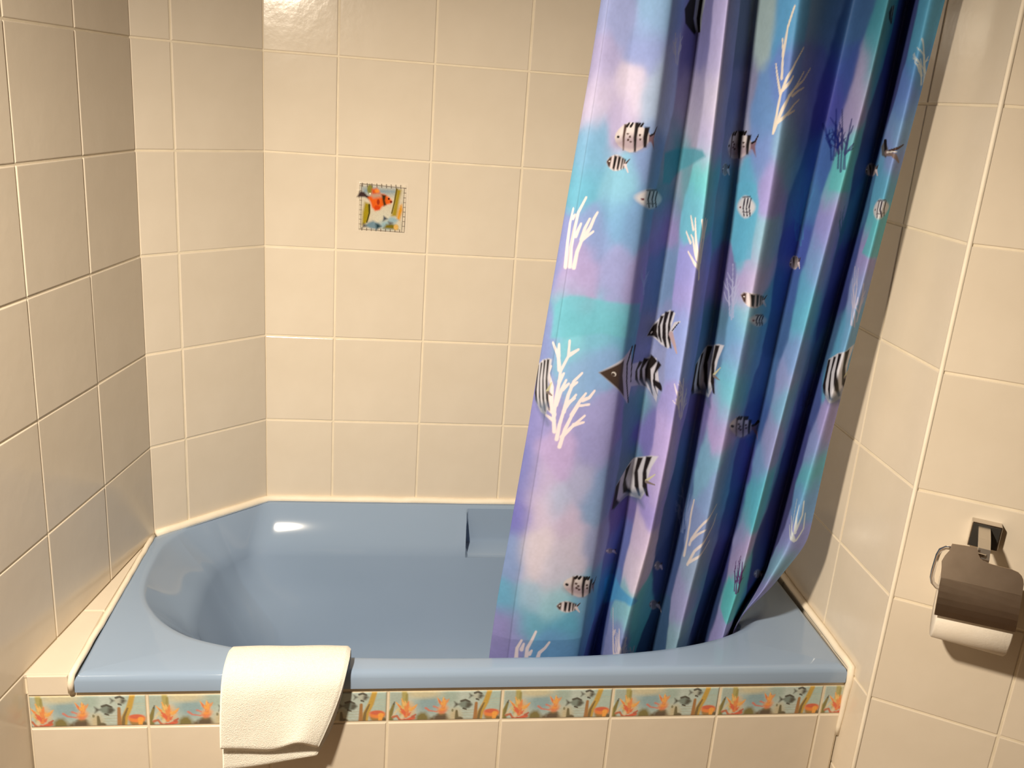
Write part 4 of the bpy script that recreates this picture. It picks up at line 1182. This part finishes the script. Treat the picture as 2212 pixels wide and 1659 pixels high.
            Q.poly(rr([(-0.42 * L, 0.05 * H), (-0.36 * L, -0.38 * H), (0.0, -0.46 * H), (0.34 * L, -0.48 * H), (0.5 * L, -0.46 * H), (0.36 * L, -0.24 * H), (0.28 * L, 0.0), (0.24 * L, 0.26 * H),
                       (0.14 * L, 0.40 * H), (-0.1 * L, 0.34 * H), (-0.38 * L, 0.16 * H)]), (196, 198, 212), S)
            Q.poly(rr([(-0.46 * L, 0.05 * H), (-0.36 * L, -0.38 * H), (-0.26 * L, -0.38 * H), (-0.34 * L, 0.0), (-0.28 * L, 0.22 * H), (-0.4 * L, 0.16 * H)]), INK, S)
            for x, w, h0, h1 in ((-0.17, 0.075, 0.42, 0.28), (0.03, 0.085, 0.46, 0.34), (0.22, 0.10, 0.47, 0.34)):
                stripe(x * L, w * L, h0 * H, h1 * H)
            Q.poly(rr([(-0.4 * L, 0.14 * H), (-0.1 * L, 0.22 * H), (0.22 * L, 0.22 * H), (0.16 * L, 0.42 * H), (0.22 * L, 0.56 * H), (-0.1 * L, 0.36 * H)]), (70, 92, 124), 7, 0.75)
            Q.stroke(rr([(0.26 * L, 0.02 * H), (0.44 * L, -0.10 * H)]), 3, 1.2, (190, 190, 160), 0.6)
            Q.stroke(rr([(0.26 * L, 0.04 * H), (0.44 * L, 0.10 * H)]), 3, 1.2, (120, 110, 110), 0.6)
    elif kind == 'dark':
        Q.poly(rr([(-0.45 * L, -0.2 * H), (-0.1 * L, -0.5 * H), (0.1 * L, -0.5 * H), (-0.02 * L, 0.0), (0.06 * L, 0.28 * H), (0.0, 0.36 * H), (-0.4 * L, 0.1 * H)]), (10, 10, 12), S)
        Q.poly(rr([(0.1 * L, -0.5 * H), (0.42 * L, -0.5 * H), (0.22 * L, 0.0), (0.16 * L, 0.30 * H), (0.06 * L, 0.30 * H), (-0.02 * L, 0.0)]), (150, 160, 170), S)
        Q.stroke(rr([(0.26 * L, -0.5 * H), (0.12 * L, 0.0), (0.12 * L, 0.30 * H)]), 2.0, 2.0, INK, 0.5)
    elif kind == 'angeltail':
        Q.poly(rr([(-0.5 * L, -0.2 * H), (-0.3 * L, -0.5 * H), (-0.1 * L, -0.1 * H), (-0.2 * L, 0.3 * H), (-0.45 * L, 0.2 * H)]), (90, 92, 96), S)
        Q.stroke(rr([(-0.28 * L, -0.45 * H), (-0.22 * L, 0.2 * H)]), 4, 3, INK, 0.5)
        Q.stroke(rr([(-0.15 * L, 0.05 * H), (0.2 * L, -0.05 * H), (0.5 * L, -0.25 * H)]), 4, 1.4, INK2, 0.5)
        Q.stroke(rr([(-0.15 * L, 0.1 * H), (0.15 * L, 0.15 * H), (0.3 * L, 0.5 * H)]), 7, 1.4, (128, 112, 112), 0.5)
        Q.stroke(rr([(-0.15 * L, 0.06 * H), (0.25 * L, 0.03 * H)]), 2, 1, WHT, 0.5)


def draw_coral(Q, w, h, seed, col, alpha, th):
    """branching fan growing up from the local origin (dy down)"""
    R_ = random.Random(seed * 7 + 1)
    nst = 2 if w < 36 else 3 if w < 90 else 4
    th = th * 1.15
    for i in range(nst):
        g = (i + 0.5) / nst - 0.5
        lean = R_.uniform(-0.1, 0.16) * w
        tipx = g * w * 0.95 + lean * 0.6
        tipy = -h * (1.0 - 0.75 * abs(g) ** 1.3 - R_.uniform(0, 0.16))
        bx = g * w * 0.30
        c1 = (bx + (tipx - bx) * 0.20 + R_.uniform(-3, 3), tipy * 0.36)
        c2 = (bx + (tipx - bx) * 0.55 + R_.uniform(-4, 4), tipy * 0.68)
        pts = [(bx, -abs(g) * R_.uniform(0.0, 0.25) * h), c1, c2, (tipx, tipy)]
        Q.stroke(pts, th * 0.8, th * 0.5, col, 0.5, alpha)
        Q.stroke([pts[1], pts[2]], th * 1.15, th * 0.8, col, 0.5, alpha)
        for k in range(3 if h < 170 else 4):
            f = 0.32 + 0.18 * k + R_.uniform(-0.05, 0.05)
            sgi = min(2, int(f * 3))
            ff = f * 3 - sgi
            px = pts[sgi][0] + (pts[sgi + 1][0] - pts[sgi][0]) * ff
            py = pts[sgi][1] + (pts[sgi + 1][1] - pts[sgi][1]) * ff
            sd = (1 if g > 0 else -1) if R_.random() < 0.72 else (-1 if g > 0 else 1)
            ln = h * R_.uniform(0.13, 0.24) * (1.15 - 0.55 * f)
            ex, ey = px + sd * ln * R_.uniform(0.35, 0.7), py - ln
            mx, my = px + sd * ln * 0.30, py - ln * 0.35
            Q.stroke([(px, py), (mx, my), (ex, ey)], th * 0.8, th * 0.35, col, 0.5, alpha)
            if th > 2.8 and R_.random() < 0.7:
                Q.stroke([(mx, my), (mx + sd * ln * 0.4, my - ln * 0.2)], th * 0.55, th * 0.3, col, 0.5, alpha)


WASH = 1.0


def curtain_print():
    # watercolour ground with shade of the fold valleys painted in, in cloth coordinates (s along the cloth, z up)
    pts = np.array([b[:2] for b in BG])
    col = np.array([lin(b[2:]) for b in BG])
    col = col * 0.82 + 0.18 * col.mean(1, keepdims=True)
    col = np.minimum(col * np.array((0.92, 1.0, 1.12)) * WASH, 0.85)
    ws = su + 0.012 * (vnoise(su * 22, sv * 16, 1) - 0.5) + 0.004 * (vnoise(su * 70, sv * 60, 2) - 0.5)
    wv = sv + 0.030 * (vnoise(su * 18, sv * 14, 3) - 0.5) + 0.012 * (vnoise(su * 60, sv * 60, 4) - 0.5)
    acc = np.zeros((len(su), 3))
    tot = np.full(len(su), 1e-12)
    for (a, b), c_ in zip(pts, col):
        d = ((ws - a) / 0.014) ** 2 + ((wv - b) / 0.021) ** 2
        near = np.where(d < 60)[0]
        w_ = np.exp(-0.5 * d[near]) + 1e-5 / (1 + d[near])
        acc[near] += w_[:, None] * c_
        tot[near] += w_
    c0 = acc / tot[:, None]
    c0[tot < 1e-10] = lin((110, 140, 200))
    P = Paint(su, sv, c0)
    for col_, al, poly_ in PATCH:
        cl = np.array(lin(col_))
        cl = (cl * 0.82 + 0.18 * cl.mean()) * np.array((0.92, 1.0, 1.12)) * WASH
        P.poly(poly_, cl, 0.003, al)
    P.c *= (0.93 + 0.14 * vnoise(su * 260, sv * 260, 8) * 0.5 + 0.07 * vnoise(su * 90, sv * 60, 9))[:, None]
    for f in sorted(FEAT, key=lambda f_: f_[0] not in ('coral', 'strokes')):
        kind, s0, z0, A, pars = f[0], f[1], f[2], f[3], f[4:]
        ext = 0.24 if kind in ('coral', 'strokes') else 0.14
        idx = np.where((abs(su - s0) < 0.16) & (abs(sv - z0) < ext))[0]
        if not len(idx):
            continue
        ds, dz = su[idx] - s0, sv[idx] - z0
        Q = Paint(A[0] * ds + A[1] * dz, A[2] * ds + A[3] * dz, P.c[idx].copy())
        if kind == 'coral':
            draw_coral(Q, *pars)
        elif kind == 'strokes':
            for st in pars[3]:
                Q.stroke(st, pars[2], pars[2] * 0.55, pars[0], 0.5, pars[1])
        else:
            draw_fish(Q, kind, *pars)
        P.c[idx] = Q.c
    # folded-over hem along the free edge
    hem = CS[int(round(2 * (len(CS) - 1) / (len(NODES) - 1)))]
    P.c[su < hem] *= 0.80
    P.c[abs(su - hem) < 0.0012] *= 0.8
    return np.clip(P.c, 0.004, 0.95)


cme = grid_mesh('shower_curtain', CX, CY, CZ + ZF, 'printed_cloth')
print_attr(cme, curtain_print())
cur_root = empty('shower_curtain', (0.62, -0.60, -0.43))
tag(cur_root, 'blue and lilac shower curtain printed with striped fish and white coral', 'shower curtain')
link('cloth', cme, None, cur_root)
V, F = tube([(RX0 - 0.012, -0.625, 1.285), (0.3, -0.625, 1.285), (-0.444, -0.625, 1.285)], 0.011, 14)
mesh_obj('rail', V, F, 'chrome', cur_root, smooth=True)
for k in range(8):
    x = 0.44 + 0.068 * k
    pts = [(x, -0.625 + 0.02 * math.cos(a), 1.275 + 0.024 * math.sin(a)) for a in [2 * math.pi * i / 16 for i in range(16)]]
    V, F = tube(pts, 0.002, 6, closed=True)
    mesh_obj('ring', V, F, 'chrome', cur_root, smooth=True)

# ------------------------------------------------------------------ towel
tw = empty('hand_towel', (-0.03, -0.70, -0.36))
tag(tw, 'folded white terry towel hung over the front rim of the bathtub', 'towel')


def towel_layer(name, path, th, xl, xr, wave=None, nx=46, sub=6):
    """path: list of (y, z) of the middle line; xl / xr: functions of path fraction"""
    # resample the path smoothly
    P = np.array(path, float)
    seg_ = np.concatenate([[0], np.cumsum(np.hypot(*np.diff(P, axis=0).T))])
    n = 64
    tt = np.linspace(0, seg_[-1], n)
    ys, zs = np.interp(tt, seg_, P[:, 0]), np.interp(tt, seg_, P[:, 1])
    ker = np.ones(5) / 5
    for _ in range(2):
        ys[2:-2] = np.convolve(ys, ker, 'valid')
        zs[2:-2] = np.convolve(zs, ker, 'valid')
    ty, tz = np.gradient(ys), np.gradient(zs)
    L = np.hypot(ty, tz)
    ny, nz = -tz / L, ty / L       # normal; made to point out of the bath below
    if ny[-1] > 0:
        ny, nz = -ny, -nz
    V, F = [], []
    for side in (0, 1):
        for i in range(n):
            f = i / (n - 1)
            a, b = xl(f), xr(f)
            for j in range(nx):
                g = j / (nx - 1)
                x = a + (b - a) * g
                # rounded long edges and rounded ends
                e = min(g, 1 - g) * (b - a)
                rnd = math.sqrt(max(0.0, 1 - max(0.0, 1 - e / (th * 0.6)) ** 2))
                e2 = min(f, 1 - f) * seg_[-1]
                rnd *= math.sqrt(max(0.0, 1 - max(0.0, 1 - e2 / (th * 0.5)) ** 2)) * 0.94 + 0.06
                o = (th / 2 * rnd) * (1 if side else -1)
                w = wave(f, g) if wave else (0, 0)
                lump = 0.0009 * math.sin(41 * x + 3 * f) * math.sin(17 * f + 20 * x)
                V.append((x, ys[i] + ny[i] * (o + w[0] + lump), zs[i] + nz[i] * (o + w[0] + lump) + w[1]))
    N = n * nx
    for i in range(n - 1):
        for j in range(nx - 1):
            a = i * nx + j
            F.append((a, a + 1, a + nx + 1, a + nx))
            F.append((N + a, N + a + nx, N + a + nx + 1, N + a + 1))
    for j in range(nx - 1):
        F.append((j, N + j, N + j + 1, j + 1))
        a = (n - 1) * nx + j
        F.append((a, a + 1, N + a + 1, N + a))
    for i in range(n - 1):
        a = i * nx
        F.append((a, a + nx, N + a + nx, N + a))
        a = i * nx + nx - 1
        F.append((a, N + a, N + a + nx, a + nx))
    o = mesh_obj(name, V, F, 'towel', tw, smooth=True)
    fix_normals(o.data)
    return o


R_ = ZR
inner_path = [(-0.560, R_ - 0.12), (-0.590, R_ - 0.065), (-0.612, R_ - 0.028), (-0.632, R_ - 0.004), (-0.650, R_ + 0.0065), (-0.682, R_ + 0.0065), (-0.697, R_ + 0.001), (-0.7045, R_ - 0.012), (-0.7095, R_ - 0.06), (-0.7185, R_ - 0.168)]
mid_path = [(-0.570, R_ - 0.10), (-0.600, R_ - 0.045), (-0.622, R_ - 0.008), (-0.640, R_ + 0.0125), (-0.655, R_ + 0.0150), (-0.686, R_ + 0.0145), (-0.704, R_ + 0.006), (-0.7125, R_ - 0.010), (-0.7170, R_ - 0.06), (-0.7245, R_ - 0.130)]
outer_path = [(-0.575, R_ - 0.10), (-0.606, R_ - 0.040), (-0.628, R_ + 0.002), (-0.646, R_ + 0.0205), (-0.660, R_ + 0.0240), (-0.690, R_ + 0.0225), (-0.711, R_ + 0.013), (-0.7215, R_ - 0.008), (-0.7265, R_ - 0.06), (-0.7325, R_ - 0.119)]
xl0 = lambda f: -0.131 + 0.003 * math.sin(5 * f) + 0.030 * max(0, 0.42 - f) + 0.004 * max(0, f - 0.8)
def xr0(f):
    g = max(0.0, (f - 0.50) / 0.5)
    return 0.074 - 0.047 * g ** 1.5
def wv_in(f, g):
    t = max(0, (f - 0.8) / 0.2)
    return (0.004 * t * g, t * (0.030 * g ** 1.25 - 0.004))
def wv_mid(f, g):
    t = max(0, (f - 0.72) / 0.28)
    hump = math.exp(-((g - 0.80) / 0.16) ** 2)
    return (0.010 * hump * t, t * (0.018 * hump - 0.003 * math.exp(-((g - 0.45) / 0.2) ** 2) + 0.003))
def wv_out(f, g):
    t = max(0, (f - 0.72) / 0.28)
    hump = math.exp(-((g - 0.80) / 0.17) ** 2)
    return (0.013 * hump * t, t * (0.020 * hump - 0.003 * math.exp(-((g - 0.5) / 0.2) ** 2) + 0.002 * (1 - g)))
towel_layer('back_fold', inner_path, 0.009, xl0, lambda f: xr0(f) - 0.004, wv_in)
towel_layer('middle_fold', mid_path, 0.0045, lambda f: xl0(f) + 0.003, lambda f: xr0(f) - 0.002, wv_mid)
towel_layer('front_fold', outer_path, 0.010, lambda f: xl0(f) - 0.001, xr0, wv_out)

# ------------------------------------------------------------------ toilet roll and holder on the angled wall
DBv = d2(RA_A)
NBv = Vector((math.sin(RA_A), -math.cos(RA_A), 0))


def W3(a, z, off):
    p = R_END + DBv * a + NBv * off
    return (p.x, p.y, z)


hold = empty('toilet_roll_holder', W3(0.112, 0.115, 0))
tag(hold, 'chrome toilet roll holder with bent steel cover flap on tiled wall', 'roll holder')


def local_box(name, a0, a1, z0, z1, o0, o1, mat, parent, bev=0.0015):
    V = [W3(a, z, o) for (a, o, z) in box_pts(a0, a1, o0, o1, z0, z1)]
    o = mesh_obj(name, V, BOXF, mat, parent)
    fix_normals(o.data)
    m = o.modifiers.new('bevel', 'BEVEL')
    m.width = bev
    m.segments = 2
    return o


mount = local_box('mount', 0.0905, 0.1345, 0.1175, 0.160, 0.0005, 0.020, 'chrome', hold)
local_box('mount_reflection', 0.0925, 0.1325, 0.1195, 0.158, 0.0196, 0.0212, 'dark_reflection', mount, 0.0006)  # added dark plate, paints the dark reflection seen in the chrome mount


def prism(name, pts, thick, mat, parent):
    """pts: planar outline in world space, extruded backwards by vector thick"""
    n = len(pts)
    V = [tuple(p) for p in pts] + [(p[0] + thick[0], p[1] + thick[1], p[2] + thick[2]) for p in pts]
    F = [tuple(range(n)), tuple(range(2 * n - 1, n - 1, -1))] + [(i, n + i, n + (i + 1) % n, (i + 1) % n) for i in range(n)]
    o = mesh_obj(name, V, F, mat, parent)
    fix_normals(o.data)
    return o


# arm: flat bar running out from the mount and turned down at its tip
arm_prof = [(0.0205, 0.153), (0.060, 0.1485), (0.085, 0.1425), (0.0995, 0.1315)]
V, F = [], []
for (o_, z) in arm_prof:
    for a in (0.1005, 0.1175):
        V.append(W3(a, z + 0.0025, o_))
        V.append(W3(a, z - 0.0025, o_ - 0.001))
for i in range(len(arm_prof) - 1):
    b = i * 4
    F += [(b, b + 2, b + 6, b + 4), (b + 1, b + 5, b + 7, b + 3), (b, b + 4, b + 5, b + 1), (b + 2, b + 3, b + 7, b + 6)]
F += [(0, 1, 3, 2), (12, 14, 15, 13)]
o = mesh_obj('arm', V, F, 'brushed', hold)
fix_normals(o.data)
# wire loop carrying the roll
wire = [W3(0.112, 0.138, 0.096), W3(0.100, 0.138, 0.096), W3(0.066, 0.1385, 0.095), W3(0.057, 0.136, 0.093), W3(0.0505, 0.129, 0.090), W3(0.0485, 0.118, 0.086), W3(0.0475, 0.090, 0.080),
        W3(0.0480, 0.074, 0.076), W3(0.051, 0.064, 0.073), W3(0.058, 0.057, 0.071), W3(0.070, 0.0545, 0.070), W3(0.170, 0.0545, 0.070)]
V, F = tube(wire, 0.0034, 10)
mesh_obj('wire', V, F, 'chrome', hold, smooth=True)
# cover flap
upl = lambda z: 0.10 + (0.148 - z) * 0.45
upper = [(0.0566, 0.0978), (0.055, 0.1125), (0.0535, 0.120), (0.0568, 0.1294), (0.0612, 0.137), (0.063, 0.1474), (0.098, 0.1504), (0.0992, 0.1462), (0.101, 0.1414),
         (0.1040, 0.1375), (0.1087, 0.1348), (0.118, 0.1325), (0.1256, 0.1322), (0.1475, 0.1320), (0.1572, 0.1302), (0.1625, 0.1265), (0.1655, 0.122), (0.1672, 0.1163), (0.1678, 0.0998)]
flap = prism('cover_flap', [W3(a, z, upl(z)) for a, z in upper], NBv * -0.0012, 'steel', hold)
zb0 = 0.0985
lower = []
for k in range(7):
    t = k / 6
    z = zb0 - t * 0.058
    lower.append((z, upl(zb0) + 0.0128 * math.sin(t * math.pi * 0.5)))
V, F = [], []
for (z, off) in lower:
    t = (zb0 - z) / 0.058
    for a, zz in ((0.0566 + 0.0023 * t, z), (0.1678 + 0.0017 * t, z + 0.002 + 0.004 * t)):
        V.append(W3(a, zz, off))
        V.append(W3(a, zz, off - 0.0012))
for i in range(6):
    b = i * 4
    F += [(b, b + 2, b + 6, b + 4), (b + 1, b + 5, b + 7, b + 3), (b, b + 4, b + 5, b + 1), (b + 2, b + 3, b + 7, b + 6)]
F += [(0, 1, 3, 2), (24, 26, 27, 25)]
o = mesh_obj('flap_lower_half', V, F, 'steel', flap)
fix_normals(o.data)

roll = empty('toilet_roll', W3(0.117, -0.025, 0.068))
tag(roll, 'white toilet paper roll hanging under the steel flap', 'toilet roll')


def ring_solid(name, a0, a1, ro, ri, zc_, oc, mat, parent, n=48, bev=0.002):
    prof_ = [(a0, ri), (a0, ro - bev), (a0 + bev, ro), (a1 - bev, ro), (a1, ro - bev), (a1, ri)]
    V, F = [], []
    for k in range(n):
        an = 2 * math.pi * k / n
        wob__ = 1 + 0.006 * math.sin(3 * an + 1)
        for (a, r) in prof_:
            V.append(W3(a, zc_ + r * wob__ * math.sin(an), oc + r * wob__ * math.cos(an)))
    m = len(prof_)
    for k in range(n):
        for i in range(m):
            F.append((k * m + i, k * m + (i + 1) % m, ((k + 1) % n) * m + (i + 1) % m, ((k + 1) % n) * m + i))
    o = mesh_obj(name, V, F, mat, parent, smooth=True)
    fix_normals(o.data)
    e = o.modifiers.new('split', 'EDGE_SPLIT')
    e.split_angle = math.radians(50)
    return o


RZ, RO, RR = 0.0315, 0.066, 0.0585
ring_solid('paper', 0.0635, 0.1700, RR, 0.0225, RZ, RO, 'paper', roll)
ring_solid('cardboard_core', 0.0640, 0.1695, 0.0224, 0.0208, RZ, RO, 'card', roll, 32, 0.0004)
